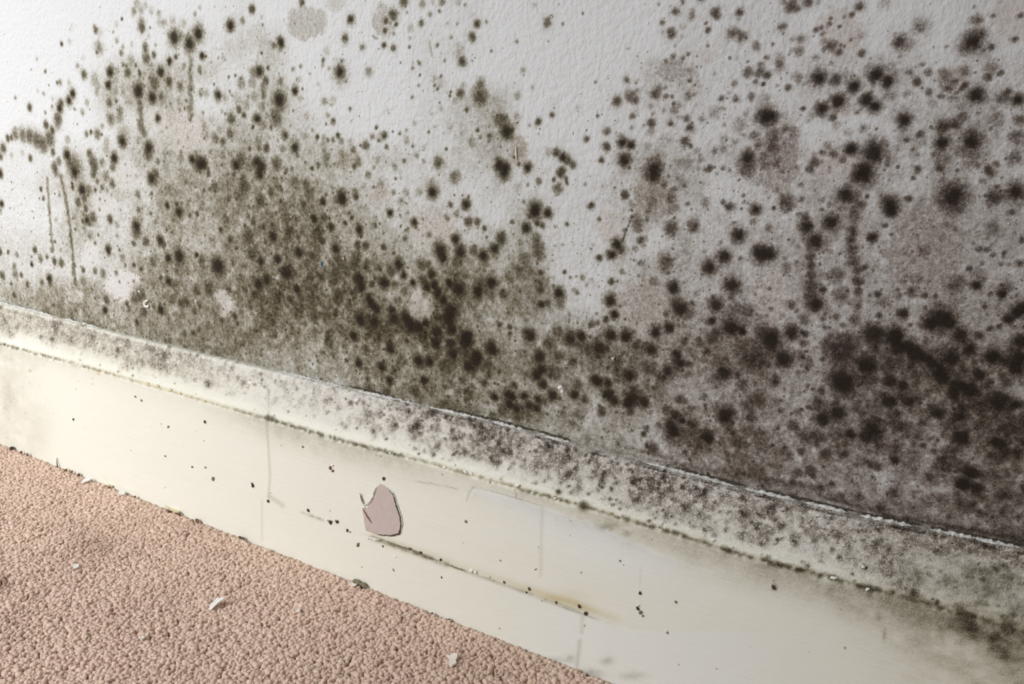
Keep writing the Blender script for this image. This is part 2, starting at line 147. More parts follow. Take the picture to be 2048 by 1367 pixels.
T[(1024, 342)] = "340 70 12 8;395 20 26 7;440 60 9 8;445 100 10 7;370 140 28 7;365 190 8 6;590 105 12 4;130 110 12 5;50 130 30 3;195 300 46 9;185 330 40 8;290 335 30 9;145 365 16 7;205 415 18 8;245 435 16 8;120 455 34 9;195 540 32 7;210 610 44 7;215 670 40 6;110 700 40 6;80 590 24 5;640 275 20 9;905 190 24 9;445 425 10 8;5 405 12 7;100 245 14 5;350 440 12 4;1140 40 44 8;1110 10 50 7;1290 150 20 6;1270 220 36 6;1210 110 24 6;1380 120 14 6;1360 90 40 4;1310 290 30 5;1410 260 14 6;1100 310 24 5;1080 380 20 6;960 260 30 4;1010 440 36 6;1000 380 36 6;1040 400 14 6;1300 375 9 7;1275 455 38 8;1280 470 46 5;1450 440 36 7;1470 435 16 7;1460 400 40 4;1740 285 24 9;1690 245 14 7;1770 280 30 4;1950 305 34 9;1540 250 30 5;1560 310 20 3;1860 245 10 6;1815 510 44 9;1815 510 62 5;1700 680 46 9;1580 770 48 9;1580 760 64 3;2000 660 60 9;1960 640 36 8;1760 915 52 9;1760 910 66 5;1830 960 14 7;1635 1070 50 8;1640 1080 60 5;1600 1195 30 9;1830 700 14 6;1660 380 24 3;1960 390 14 4;840 580 36 9;870 630 30 8;800 665 32 9;700 695 20 8;650 590 14 3;990 620 18 5;1070 540 20 4;1035 735 22 6;880 800 16 6;795 885 18 9;845 880 6 7;1240 720 44 7;1230 720 54 5;1210 790 24 5;1250 815 10 8;1130 880 24 6;1160 900 20 5;1295 930 46 8;1285 940 34 6;1290 900 24 6;1350 1100 58 9;1300 1050 34 8;1390 1110 50 7;1350 1100 76 4;1235 1140 20 9;1260 1250 40 9;1380 1230 24 5;1150 1290 44 8;1160 1250 34 7;1130 1230 16 8;790 1040 38 9;800 1010 34 7;820 1145 32 9;755 1185 20 9;640 1220 24 7;690 1210 14 7;425 805 12 8;470 850 9 6;520 840 7 5;570 850 16 6;600 910 12 4;640 875 18 3;380 970 38 9;380 1000 44 6;385 1060 34 6;500 950 14 5;525 970 14 6;235 815 18 8;210 880 20 6;150 790 30 5;70 780 50 4;240 1065 28 9;290 1060 24 7;25 1020 12 6;5 885 10 8;100 1280 16 7;150 1310 50 8;370 1285 38 7;470 1340 50 8;555 1320 40 9;630 1325 12 8;795 1310 46 9;915 1320 48 9;475 1290 12 7;300 1345 30 6;1790 1110 60 6;1890 1120 40 7;1750 1240 60 7;1840 1280 28 9;1780 1260 34 8;1650 1290 34 7;1990 1290 40 7;1600 1340 40 7;2010 1040 30 4;2000 1170 24 4;1500 1340 20 7;35 1255 16 5"
T[(1536, 342)] = "765 30 70 9;700 40 40 8;620 190 56 9;680 180 60 6;690 230 50 5;985 270 56 9;985 320 46 9;940 250 34 8;1125 225 20 9;795 200 12 8;915 195 20 5;150 250 44 8;160 250 60 4;50 295 14 9;300 370 28 9;305 440 44 9;320 470 40 7;505 410 60 8;505 410 72 4;380 560 56 8;390 570 70 5;430 580 30 5;495 270 20 5;690 310 44 6;690 380 40 6;835 530 36 9;940 435 16 8;780 765 18 9;680 480 40 7;660 550 36 7;670 620 40 7;680 720 40 7;720 790 30 7;720 880 34 8;720 960 30 7;720 1080 28 6;690 1190 34 7;340 680 30 7;345 750 30 7;345 830 34 7;345 910 40 7;340 980 50 7;380 1060 60 8;390 1070 40 8;440 950 22 9;560 830 46 6;560 880 30 5;585 990 54 6;180 1060 28 7;230 1115 14 7;120 1150 18 5;540 1160 30 6;480 1100 24 5;440 1180 24 6;600 1230 20 6;290 1190 40 6;465 1250 20 6;190 1290 56 9;300 1300 24 8;500 1320 26 7;30 1320 60 9;10 660 50 9;1480 200 80 9;1490 200 110 6;1480 280 70 7;1820 210 50 8;1810 200 70 5;1980 170 60 8;1970 180 80 5;1770 10 24 8;1800 20 30 5;1160 55 14 7;1720 80 24 5;1190 0 20 6;1950 330 24 6;2030 545 24 7;1860 490 34 4;1975 490 12 5;1750 630 18 8;1800 670 14 8;1890 655 14 8;1640 575 12 6;1940 390 20 4;1610 780 20 9;1860 745 16 6;1930 745 12 6;2010 740 24 7;1710 740 18 6;1670 910 36 9;1735 860 14 6;1870 980 40 9;1890 930 30 7;1490 900 56 7;1540 880 40 6;1155 965 34 8;1255 990 22 9;880 980 20 9;1055 990 20 6;1100 880 14 8;1080 640 26 6;885 1155 20 9;1080 1140 40 9;900 1050 36 5;960 1050 34 5;1020 1000 14 6;1380 1180 90 9;1300 1220 60 9;1450 1210 60 8;1380 1120 60 6;1850 1240 18 9;1780 1260 20 8;1680 1310 28 9;1920 1180 40 9;1990 1130 50 9;2030 1100 50 9;1930 1200 30 8;1540 1310 60 8;1990 995 14 6;1500 1050 40 4;1590 1080 14 5;850 1300 80 8;1020 1320 70 8;1010 1230 20 6;2030 1340 50 7;900 640 20 5;1440 420 50 5;1100 790 60 3;960 790 40 3;1900 870 24 5;1370 400 10 5;1750 520 34 4;1820 410 34 4"
T[(512, 600)] = "1080 385 40 9;825 500 34 9;725 480 12 8;880 390 30 7;1010 530 36 8;1070 640 30 8;885 560 24 6;1130 550 40 6;1170 480 44 6;540 430 20 6;640 450 34 5;110 375 20 5;1300 480 44 8;1390 490 36 8;1450 400 40 5;1440 340 44 8;1510 530 50 7;1560 340 40 8;1580 420 50 8;1580 480 44 7;1680 330 60 9;1700 290 50 8;1890 390 52 9;1760 470 60 9;1780 440 40 8;1700 520 50 8;1860 520 40 7;1860 590 30 7;1740 560 36 7;1670 430 14 8;1950 570 14 8;1350 640 34 8;1280 720 34 7;1200 700 36 5;1160 750 30 5;1560 660 30 6;1660 640 30 7;1520 690 30 6;1830 660 30 7;1910 770 32 9;1620 730 30 6;1700 740 40 7;1680 790 20 7;1740 690 20 6;1540 770 12 7;1620 800 10 7;2020 750 40 8;2030 830 40 8;1980 890 40 7;1900 920 24 7;1050 750 40 7;910 720 40 7;1500 840 50 6;1600 860 60 5;1350 490 20 6;1210 320 16 7;570 330 20 7;290 215 14 7;1980 490 12 6;1770 870 30 5"
T[(1024, 640)] = "225 290 50 9;300 190 46 7;290 200 30 6;700 220 60 8;640 230 60 7;560 200 44 7;740 230 50 6;370 290 44 7;490 330 30 7;560 340 20 6;700 310 60 5;850 290 50 6;850 350 36 7;1120 235 44 9;1040 220 44 7;1320 275 40 9;1340 340 44 8;1000 340 60 6;1100 380 50 7;940 440 50 9;930 430 70 6;670 470 44 8;700 490 40 8;770 500 36 8;840 400 30 7;1250 400 44 8;1220 440 40 7;1190 470 34 7;1340 400 40 6;1410 350 30 7;1410 430 30 6;1130 540 20 7;200 430 44 9;240 390 44 8;300 390 44 7;250 510 40 8;240 460 36 7;340 420 50 7;420 430 50 5;440 530 30 6;530 520 36 7;500 590 40 8;580 630 28 8;330 600 44 8;380 620 14 9;100 605 30 9;10 610 30 9;210 630 28 9;260 650 26 8;140 680 34 8;35 700 36 9;200 700 34 8;100 730 50 7;40 760 44 7;230 760 40 6;110 450 30 5;775 590 48 9;820 640 36 9;970 550 30 8;960 620 60 8;930 660 44 9;1060 660 40 9;1000 600 50 7;945 730 24 9;725 730 28 8;715 750 24 6;840 730 9 8;610 690 40 4;410 750 30 6;490 820 22 7;540 860 24 5;1350 630 30 8;1240 720 34 7;1310 760 40 8;1360 800 30 9;1280 850 60 8;1300 890 50 8;1260 930 40 7;1380 900 44 7;1390 730 50 5;1450 830 44 7;1470 900 30 7;1310 960 50 6;1180 840 24 6;1075 870 20 7;1055 910 16 9;1085 990 14 9;965 880 12 6;825 875 14 4;1700 420 60 8;1640 470 60 6;1650 330 50 6;1805 440 18 9;1850 520 40 7;1890 350 70 6;1950 330 70 7;1850 240 60 7;1720 750 60 9;1690 780 44 8;1740 810 30 8;1650 720 40 6;1550 600 16 6;1550 680 14 8;1550 710 12 7;1560 930 50 9;1580 950 40 8;1500 1000 44 7;1740 870 40 7;1910 770 44 7;1960 650 60 6;1880 680 40 7;1990 600 50 6;1800 970 50 7;1870 1000 30 7;2000 1000 60 6;1960 1060 40 5;1720 1060 20 7;1580 1040 20 6;1460 1070 20 6;1740 1130 16 7;1980 930 50 6;1900 880 50 6;1840 860 40 5;1630 670 20 6;1690 600 20 5;1500 180 30 7;1620 140 60 6;1640 90 30 7;1750 60 60 8;1840 80 30 9;1980 90 40 7"
T[(1536, 640)] = "20 170 70 9;50 220 60 7;130 310 70 8;120 330 40 8;60 480 40 8;50 500 20 8;320 340 40 6;270 280 24 7;200 290 34 5;320 380 20 7;320 525 16 7;600 230 100 7;500 220 60 7;640 190 80 7;600 300 70 7;790 360 80 9;780 330 70 7;870 320 50 6;850 130 80 7;860 210 40 8;1010 130 70 8;1040 220 70 8;1120 210 70 8;1180 270 70 8;1260 300 50 8;1310 350 50 8;1000 340 60 7;960 390 44 7;590 480 90 9;620 520 60 8;540 480 60 7;700 470 60 7;800 480 60 7;980 490 60 8;1080 520 50 8;1100 360 80 6;1160 410 60 6;1390 460 70 9;1380 420 60 8;1470 300 70 9;1460 310 50 7;1610 230 54 9;1600 270 40 7;1790 290 60 9;1830 310 40 8;1690 430 44 9;1660 400 30 8;1555 380 24 8;1645 340 24 7;1560 440 40 7;1500 530 70 8;1490 590 50 8;1610 550 70 9;1650 580 40 8;1540 660 70 7;1545 690 30 9;2000 300 80 9;1980 380 60 9;2020 170 60 8;1910 500 34 9;1880 440 30 7;2010 480 30 6;1850 640 90 8;1970 670 44 9;1740 680 70 7;1830 690 50 7;1380 230 34 6;1270 170 30 6;1500 240 40 6;960 650 60 8;1000 650 36 8;1120 650 50 8;1200 640 30 8;880 700 50 6;740 700 70 6;900 600 40 6;430 570 24 9;400 650 40 8;560 740 60 9;440 780 60 9;500 730 60 7;440 820 40 7;560 660 12 7;340 700 18 7;240 740 18 7;100 720 20 7;210 850 36 8;300 930 50 7;380 940 50 7;440 940 30 7;660 910 40 9;640 940 50 6;840 870 70 9;840 840 60 7;780 930 60 8;870 790 24 8;1020 840 60 7;1080 850 40 7;1100 890 60 6;1020 760 50 7;1230 820 26 9;1350 740 50 8;1380 720 60 7;1520 770 44 9;1560 740 60 7;1410 900 24 7;1190 920 40 7;1540 940 70 8;1570 930 50 7;1840 980 60 9;1900 1040 40 8;1980 1060 50 8;1800 820 100 6;1950 760 90 6;2000 900 80 7;1900 880 80 6;1750 900 80 6;1650 860 60 5;1480 1030 40 8;1450 1120 70 7;1400 1160 50 7;1240 1000 22 8;1020 1010 24 8;1330 1050 24 7;1165 980 18 6;1015 1120 32 9;1020 1060 44 6;830 1150 30 8;880 1170 28 8;880 1010 24 7;130 1020 16 9;270 1045 26 8;460 1075 34 8;610 1070 30 8;40 1000 12 8;150 1080 40 6;740 1120 60 5;1140 1150 60 6;1290 1240 30 8;1320 1270 50 6;1600 1200 50 9;1540 1190 40 7;1650 1220 50 8;1720 1240 50 7;1560 1310 60 8;1660 1340 50 8;1820 1220 50 6;2000 1200 30 6;1810 1100 24 7;1880 1110 30 6;340 1200 34 8;360 1240 24 8;235 1220 34 7;420 1340 24 9;510 1310 20 7;670 1280 12 7;1040 1330 20 6"
T[(1536, 800)] = "510 670 18 7;200 660 24 8;260 660 16 7;590 770 30 7;730 770 30 7;900 860 40 8;1000 780 60 5;1050 840 34 6;1180 740 30 5;1560 660 60 8;1690 700 44 8;1860 760 40 8;1940 760 40 8;1540 820 40 7;1620 860 40 7;1750 910 50 6;1900 900 60 6;1510 750 30 6;1400 800 50 5;1250 800 60 5;1180 870 40 6;1950 860 60 5;2020 800 30 7;1800 990 50 5;1900 1030 50 6;1690 880 20 7;2040 700 30 8"
SPOTS = []
for (ox, oy), s in T.items():
    for e in s.split(';'):
        x, y, r, d = [float(v) for v in e.split()]
        SPOTS.append((ox + x/4, oy + y/4, r/4, int(d)))
# runs of damp that trickled down or follow a crack: polyline, half width, strength
STREAKS = [([(95, 354), (100, 425), (107, 497)], 2.0, 5), ([(120, 349), (132, 392), (141, 454), (147, 517), (151, 560)], 2.3, 6),
           ([(167, 425), (170, 462)], 3, 5), ([(383, 115), (382, 175), (384, 230)], 3.5, 5), ([(281, 205), (283, 250), (290, 270)], 4, 6),
           ([(1622, 500), (1622, 580)], 6, 6), ([(1708, 405), (1706, 462), (1708, 532), (1717, 567), (1718, 597), (1711, 642)], 7, 5),
           ([(1885, 285), (1879, 342), (1875, 400)], 8, 4), ([(1265, 430), (1257, 450), (1246, 480)], 1.1, 9),
           ([(1140, 625), (1140, 665)], 1.2, 6), ([(860, 83), (866, 115)], 1.2, 4), ([(745, 71), (755, 78)], 1.2, 5), ([(837, 122), (841, 130)], 1.2, 7),
           ([(520, 750), (640, 775), (760, 797)], 3, 5), ([(640, 768), (780, 802)], 2.5, 7),
           ([(880, 826), (1000, 853), (1130, 888)], 4, 7), ([(1060, 868), (1200, 893), (1330, 925)], 4, 4), ([(1250, 893), (1350, 918)], 4, 5),
           ([(1330, 925), (1480, 950), (1620, 980), (1760, 1012), (1900, 1047), (2060, 1075)], 7, 5),
           ([(1480, 945), (1640, 978)], 6, 6), ([(1640, 990), (1800, 1035), (1960, 1060), (2060, 1085)], 4, 7), ([(1890, 1050), (2060, 1078)], 5, 7)]
# mean haze of the field per 64 x 57 cell, 0 clean .. 9 black
HAZE = ["00000001 00000010 00000111 10100011",
        "00000112 20000110 00000111 11201031",
        "00023321 20000100 00002211 12232122",
        "00033412 31000123 00012211 12222232",
        "00012323 32100123 00011112 31112432",
        "11223434 33322123 11023222 32332442",
        "12332445 54321212 11124312 23232423",
        "11323545 66432221 31123222 23434433",
        "22323435 66543223 31121323 34334533",
        "22224555 66654464 51123333 34445433",
        "45544556 77763764 52134433 34343444",
        "56655556 66677754 34344546 33343544",
        "66666666 44555675 55666667 54888857",
        "66666666 44455655 54466446 44777784",
        "66666666 44455566 54344656 55666778",
        "66666666 44455555 45443766 56676678",
        "66666666 44444555 44445667 65555667",
        "66666666 44444444 44445666 76544676",
        "66666666 44444444 44444455 66555667"]
HZ = np.array([[int(c) for c in r.replace(' ', '')] for r in HAZE], float)
# speckle density of the field (finest dots), same cells coarser: 256 x 114
SPK = np.array([[1, 2, 2, 1, 1, 3, 2, 2], [2, 5, 3, 3, 2, 4, 3, 3], [4, 6, 5, 5, 3, 4, 4, 4], [6, 7, 7, 6, 5, 5, 5, 5], [7, 8, 8, 7, 6, 5, 6, 5], [8, 8, 8, 8, 6, 6, 5, 5],
                [6, 7, 8, 8, 7, 6, 6, 5], [5, 6, 7, 7, 6, 6, 5, 5], [5, 5, 6, 6, 6, 5, 5, 5], [4, 4, 5, 5, 5, 5, 5, 5]], float)/9
def cell_lookup(Gd, px, py, cw, ch):
    u = np.clip(px/cw - .5, 0, Gd.shape[1]-1.001); v = np.clip(py/ch - .5, 0, Gd.shape[0]-1.001)
    i = u.astype(int); j = v.astype(int); a = u-i; b = v-j; a = a*a*(3-2*a); b = b*b*(3-2*b)
    return (Gd[j, i]*(1-a)+Gd[j, i+1]*a)*(1-b) + (Gd[j+1, i]*(1-a)+Gd[j+1, i+1]*a)*b
# patches with an outline: x y rx ry od pink clean
PATCH = [(612, 45, 42, 36, .45, .2, 0), (672, 8, 20, 18, .25, .1, 0), (515, 70, 24, 26, .25, .1, 0), (540, 105, 28, 26, .3, .1, 0), (768, 45, 24, 36, .45, .2, 0),
         (478, 95, 30, 22, .2, .1, 0), (430, 140, 22, 24, .15, .1, 0), (375, 262, 52, 50, .25, .6, .6), (318, 235, 28, 26, .12, .5, .5), (250, 350, 30, 32, .15, .5, .7),
         (210, 405, 22, 26, .12, .5, .7), (182, 506, 17, 30, .1, .5, .85), (247, 570, 36, 32, .06, .5, .9), (150, 592, 18, 14, .05, .2, .5), (445, 605, 22, 30, .1, .3, .75),
         (1345, 138, 36, 26, .6, .2, 0), (1382, 165, 20, 36, .4, .2, 0), (1062, 590, 58, 52, .95, .1, 0), (1288, 608, 52, 56, .55, .6, .5), (1305, 395, 42, 46, .7, .5, 0),
         (1550, 318, 50, 66, .75, .4, 0), (1670, 335, 44, 38, .3, .7, .3), (1850, 505, 86, 92, .7, .5, .45), (1682, 62, 52, 46, .2, .8, 0), (868, 455, 48, 48, .3, .7, .4),
         (1038, 302, 20, 34, .5, .9, 0), (1218, 450, 28, 34, .15, .9, .5), (604, 440, 48, 56, .85, 0, 0), (842, 612, 26, 40, .1, .4, .75), (1545, 590, 40, 60, .35, .7, .3),
         (700, 322, 26, 18, .4, .7, 0), (1410, 110, 26, 20, .1, .7, 0), (2020, 35, 40, 50, .15, .9, 0), (1912, 160, 32, 28, .55, .6, 0), (762, 385, 26, 24, .3, .6, 0), (1690, 215, 30, 20, .2, .8, 0)]
KD = [0, .12, .25, .45, .74, 1.12, 1.55, 2.05, 2.45, 2.7]

# ------------------------------------------------------------------ materials
def wall_material():
    s = NT('wall_paint')
    P = s.pos(); od = s.attr('mould'); hue = s.attr('hue'); pink = s.attr('pink'); spk = s.attr('speck')
    n1 = s.noise(P, 1150, 2, .6); n2 = s.noise(P, 330, 3, .65)
    gr = s.math('ADD', s.remap(n1, .34, .66, -.5, .55), s.remap(n2, .34, .66, -.5, .55))
    gr = s.math('DIVIDE', gr, s.math('ADD', s.math('MULTIPLY', od, .5), .8))
    odg = s.math('MAXIMUM', s.math('MULTIPLY', od, s.math('ADD', gr, 1.0)), 0.0)
    sep = s.n('ShaderNodeSeparateXYZ'); s.link(P, sep.inputs[0])
    cmb = s.n('ShaderNodeCombineXYZ'); s.link(sep.outputs[0], cmb.inputs[0]); s.link(sep.outputs[2], cmb.inputs[1])
    tot = odg
    wob = s.n('ShaderNodeVectorMath', operation='ADD')
    nz = s.n('ShaderNodeTexNoise'); s.link(P, nz.inputs['Vector']); nz.inputs['Scale'].default_value = 900
    s.link(cmb.outputs[0], wob.inputs[0]); s.link(s.scalev(nz.outputs['Color'], (.0012, .0012, 0)), wob.inputs[1])
    for scale, rmax, k, amp in ((150, .17, .75, 1.1), (330, .22, .8, .9)):
        v = s.n('ShaderNodeTexVoronoi', voronoi_dimensions='2D'); s.link(wob.outputs[0], v.inputs['Vector']); v.inputs['Scale'].default_value = scale
        sc_ = s.n('ShaderNodeSeparateColor'); s.link(v.outputs['Color'], sc_.inputs[0])
        on = s.math('LESS_THAN', sc_.outputs[0], s.math('MULTIPLY', spk, k))
        rad = s.math('ADD', s.math('MULTIPLY', s.math('POWER', sc_.outputs[1], 2.0), rmax), .06)
        dot = s.remap(s.math('DIVIDE', v.outputs['Distance'], rad), 1.25, .45, 0, 1, True)
        dot = s.math('MULTIPLY', s.math('MULTIPLY', dot, on), s.math('MULTIPLY', s.math('ADD', sc_.outputs[2], .25), amp))
        tot = s.math('ADD', tot, dot)
    base = s.mix(pink, (.715, .715, .715, 1), (.69, .645, .62, 1))
    base = s.stain(base, s.math('MULTIPLY', s.attr('veil'), s.math('ADD', s.remap(n2, .34, .66, -.25, .25), 1.0)), hue, (.88, 1.0, 1.28), (.88, 1.02, 1.22))
    c = s.stain(base, tot, hue)
    s.link(c, s.b.inputs['Base Color'])
    s.b.inputs['Roughness'].default_value = .8; s.b.inputs['Specular IOR Level'].default_value = .2
    ps = s.scalev(P, (1.0, 1.0, 0.8))
    h = s.math('ADD', s.noise(ps, 330, 3, .55), s.math('MULTIPLY', s.noise(ps, 110, 2), .6))
    s.link(s.bump(h, .9, .0014), s.b.inputs['Normal'])
    return s.m
def spot_material():
    s = NT('mould_growth')
    P = s.pos(); O = s.obco()
    sep = s.n('ShaderNodeSeparateXYZ'); s.link(O, sep.inputs[0])
    u = s.math('SQRT', s.math('ADD', s.math('MULTIPLY', sep.outputs[0], sep.outputs[0]), s.math('MULTIPLY', sep.outputs[1], sep.outputs[1])))
    n = s.math('ADD', s.math('MULTIPLY', s.math('SUBTRACT', s.noise(P, 1300, 2, .6), .5), .65), s.math('MULTIPLY', s.math('SUBTRACT', s.noise(P, 420, 2, .6), .5), .45))
    a = s.remap(s.math('ADD', u, n), 1.0, .3, 0, .6, True)
    c = s.mix(s.noise(P, 900, 2), (.018, .0125, .008, 1), (.06, .045, .033, 1))
    s.link(c, s.b.inputs['Base Color']); s.b.inputs['Roughness'].default_value = .95; s.b.inputs['Specular IOR Level'].default_value = .1
    s.link(a, s.b.inputs['Alpha'])
    return s.m
def board_material():
    s = NT('gloss_cream_paint')
    P = s.pos(); od = s.attr('mould'); hue = s.attr('hue'); yel = s.attr('yellow'); fresh = s.attr('fresh'); spk = s.attr('speck')
    n1 = s.noise(P, 1250, 2, .65); n2 = s.noise(P, 380, 3, .6)
    gr = s.math('ADD', s.remap(n1, .36, .64, -.7, .8), s.remap(n2, .32, .68, -.6, .7))
    gr = s.math('MULTIPLY', gr, s.math('ADD', s.math('MULTIPLY', hue, .6), .33))
    odg = s.math('MAXIMUM', s.math('MULTIPLY', od, s.math('ADD', gr, 1.0)), 0.0)
    v = s.n('ShaderNodeTexVoronoi'); s.link(P, v.inputs['Vector']); v.inputs['Scale'].default_value = 210
    sc_ = s.n('ShaderNodeSeparateColor'); s.link(v.outputs['Color'], sc_.inputs[0])
    on = s.math('LESS_THAN', sc_.outputs[0], spk)
    dot = s.math('MULTIPLY', s.math('MULTIPLY', s.remap(v.outputs['Distance'], .22, .08, 0, 1, True), on), .9)
    tot = s.math('ADD', odg, dot)
    sv = s.scalev(P, (.035, 1, 1))
    br = s.noise(sv, 700, 3, .6)
    base = s.mix(fresh, (.835, .815, .72, 1), s.mix(hue, (.83, .845, .835, 1), (.785, .758, .71, 1)))
    base = s.mix(s.math('MULTIPLY', s.remap(br, .35, .7, 0, .35), s.math('SUBTRACT', 1.0, s.math('MULTIPLY', fresh, .7))), base, (.80, .775, .67, 1))
    base = s.mix(yel, base, (.62, .53, .30, 1))
    s.link(s.stain(base, tot, hue, (.93, 1.0, 1.16), (.93, 1.03, 1.12)), s.b.inputs['Base Color'])
    s.b.inputs['Roughness'].default_value = .42; s.b.inputs['Specular IOR Level'].default_value = .35
    nb = s.bump(s.math('ADD', br, s.math('MULTIPLY', s.noise(P, 60, 2), 1.2)), .35, .0006)
    nb = s.bump(s.math('MULTIPLY', s.noise(P, 900, 3, .6), s.math('ADD', s.math('MULTIPLY', od, 1.3), .05)), .7, .0010, nb)
    s.link(nb, s.b.inputs['Normal'])
    return s.m
def carpet_material(base_only=False):
    s = NT('carpet_backing' if base_only else 'carpet_wool')
    P = s.pos()
    n = s.noise(P, 520, 3, .6); n2 = s.noise(P, 28, 3, .6)
    c = s.mix(s.remap(n, .3, .7), (.76, .555, .43, 1), (.88, .69, .565, 1))
    c = s.mix(s.remap(n2, .4, .7, 0, .45), c, (.78, .56, .475, 1))
    if not base_only:
        c = s.mix(s.attr('tone'), c, (.28, .155, .10, 1))
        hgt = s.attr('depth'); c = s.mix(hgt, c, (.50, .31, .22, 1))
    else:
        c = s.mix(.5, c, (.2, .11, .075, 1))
    s.link(c, s.b.inputs['Base Color']); s.b.inputs['Roughness'].default_value = .95; s.b.inputs['Specular IOR Level'].default_value = .1
    s.b.inputs['Sheen Weight'].default_value = .15
    s.link(s.bump(s.noise(P, 1400, 2), .5, .0006), s.b.inputs['Normal'])
    return s.m
def plain(name, c1, c2, scale=400, rough=.6, bump=.3, dist=.0004):
    s = NT(name); P = s.pos()
    s.link(s.mix(s.remap(s.noise(P, scale, 3, .6), .35, .65), c1+(1,), c2+(1,)), s.b.inputs['Base Color'])
    s.b.inputs['Roughness'].default_value = rough; s.b.inputs['Specular IOR Level'].default_value = .25
    s.link(s.bump(s.noise(P, scale*1.7, 3), bump, dist), s.b.inputs['Normal'])
    return s.m
M_WALL = wall_material(); M_SPOT = spot_material(); M_BOARD = board_material(); M_PILE = carpet_material(); M_BACK = carpet_material(True)
M_FLAKE = plain('flaked_paint', (.90, .89, .85), (.82, .79, .73), 500)
M_FLAKE_P = plain('flaked_paint_pink', (.90, .82, .74), (.84, .74, .66), 500)
M_FLAKE_Y = plain('flaked_paint_yellow', (.74, .66, .46), (.66, .54, .34), 500)
M_PRIMER = plain('pink_undercoat', (.545, .445, .41), (.58, .485, .45), 300, .6, .15)
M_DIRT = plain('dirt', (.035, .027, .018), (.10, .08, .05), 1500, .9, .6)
M_DIRT_O = plain('olive_grime', (.16, .135, .08), (.30, .26, .17), 1200, .9, .6)
M_BROWN = plain('brown_crumb', (.16, .08, .045), (.26, .15, .09), 1500, .9, .6)
M_FILLER = plain('old_filler', (.88, .86, .81), (.42, .40, .37), 420, .8, .7, .0010)
M_BLUE = plain('blue_fleck', (.02, .10, .16), (.05, .16, .22), 900)
M_LIP = plain('cream_paint_edge', (.755, .735, .64), (.70, .68, .58), 300, .45)

# ------------------------------------------------------------------ wall_back
DX, DZ = 0.00098, 0.00082
xs = np.concatenate([np.linspace(-3.0, -1.14, 24)[:-1], np.arange(-1.14, 0.09, DX), np.linspace(0.10, 1.6, 20)])
zs = np.concatenate([[-0.006, 0.05], np.arange(0.140, 0.482, DZ), np.linspace(0.50, 2.4, 24)])
XX, ZZ = np.meshgrid(xs, zs)
V = np.stack([XX, np.zeros_like(XX), ZZ], -1)
PX, PY = to_px(V)
inview = sstep(-260, -20, PX)*(1-sstep(2070, 2500, PX))*sstep(-420, -60, PY)
warp = 18*(fbm(XX+9, ZZ+5, .02, 3)-.5)
hz = cell_lookup(HZ, PX+warp*1.5, PY+warp, 64, 57)
od_haze = -2.2*np.log(1-.068*np.clip(hz, 0, 9))*.70
blot = fbm(XX+5, ZZ*.6+5, .011, 11)
blot2 = fbm(XX+11, ZZ+2, .0048, 13)
od_haze = od_haze*np.clip(.62+.09*hz, .6, 1.3)/.70*.66*np.clip(-.35+1.15*blot+1.6*blot2, .12, 2.2)
S3 = np.zeros_like(XX); wobA = fbm(XX+7, ZZ+3, .0042, 21); wobB = vn(XX+2, ZZ+8, .0016, 31)
pink = np.zeros_like(XX); clean = np.zeros_like(XX)
scale_pt = lambda x, y: (np.linalg.norm(px_plane(x+1, y, 1, 0.)-px_plane(x, y, 1, 0.)), np.linalg.norm(px_plane(x, y+1, 1, 0.)-px_plane(x, y, 1, 0.)))
rug = .55*(wobA-.5)*2*.45 + .5*(wobB-.5)*.7
pad = np.zeros_like(XX)
for x, y, rx, ry, od, pk, cl in PATCH:
    q = np.sqrt(((PX-x)/rx)**2 + ((PY-y)/ry)**2) + rug*.9
    m = 1-sstep(.82, 1.06, q)
    pad = np.maximum(pad, .8*od*m); pink = np.maximum(pink, pk*m); clean = np.maximum(clean, cl*m)
veil = np.clip(od_haze*(.54-.26*sstep(800, 1150, PX))*sstep(1.2, 3.6, hz)*(.45+1.1*fbm(XX+2, ZZ+6, .024, 15)) + .05*sstep(1, 3, hz), 0, 1.0)*(1-clean)*inview
od_haze = od_haze*(1-clean)
S3 = od_haze**3 + pad**3
CORE = []
# the many small colonies between the large ones, thicker where the field is darker
cx = rng.uniform(-40, 2090, 9000); cy = rng.uniform(-40, 1085, 9000)
ch = cell_lookup(HZ, cx, cy, 64, 57)
ok = (rng.random(9000) < .62*(ch/8)**1.5) & (cy < 590+.24*cx)
SMALL = [(x, y, float(np.clip(rng.lognormal(1.0, .55), 1.2, 9)*(.75+.5*x/2048)), int(rng.choice([4, 5, 6, 7, 8], p=[.22, .28, .25, .17, .08]))) for x, y in zip(cx[ok], cy[ok])]
NSURV = len(SPOTS)
for n_s, (x, y, r, d) in enumerate(SPOTS + SMALL):
    c = px_plane(x, y, 1, 0.); sx, sy = scale_pt(x, y); R = r*math.sqrt(sx*sy)*1.14
    R = max(R, .0007)
    if n_s < NSURV: CORE.append((c[0], c[2], R, d))
    ext = 2.6*R
    i0, i1 = np.searchsorted(xs, [c[0]-ext, c[0]+ext]); j0, j1 = np.searchsorted(zs, [c[2]-ext, c[2]+ext])
    if i1 <= i0 or j1 <= j0: continue
    sl = (slice(j0, j1), slice(i0, i1))
    u = np.hypot(XX[sl]-c[0], ZZ[sl]-c[2])/R
    u = np.maximum(u*(1+.68*rug[sl]), 0)
    k = KD[d]
    S3[sl] += (k*(.86*np.exp(-.60*u**2.9) + .14*np.exp(-.5*(u/1.35)**2))*(1-.5*clean[sl]))**3
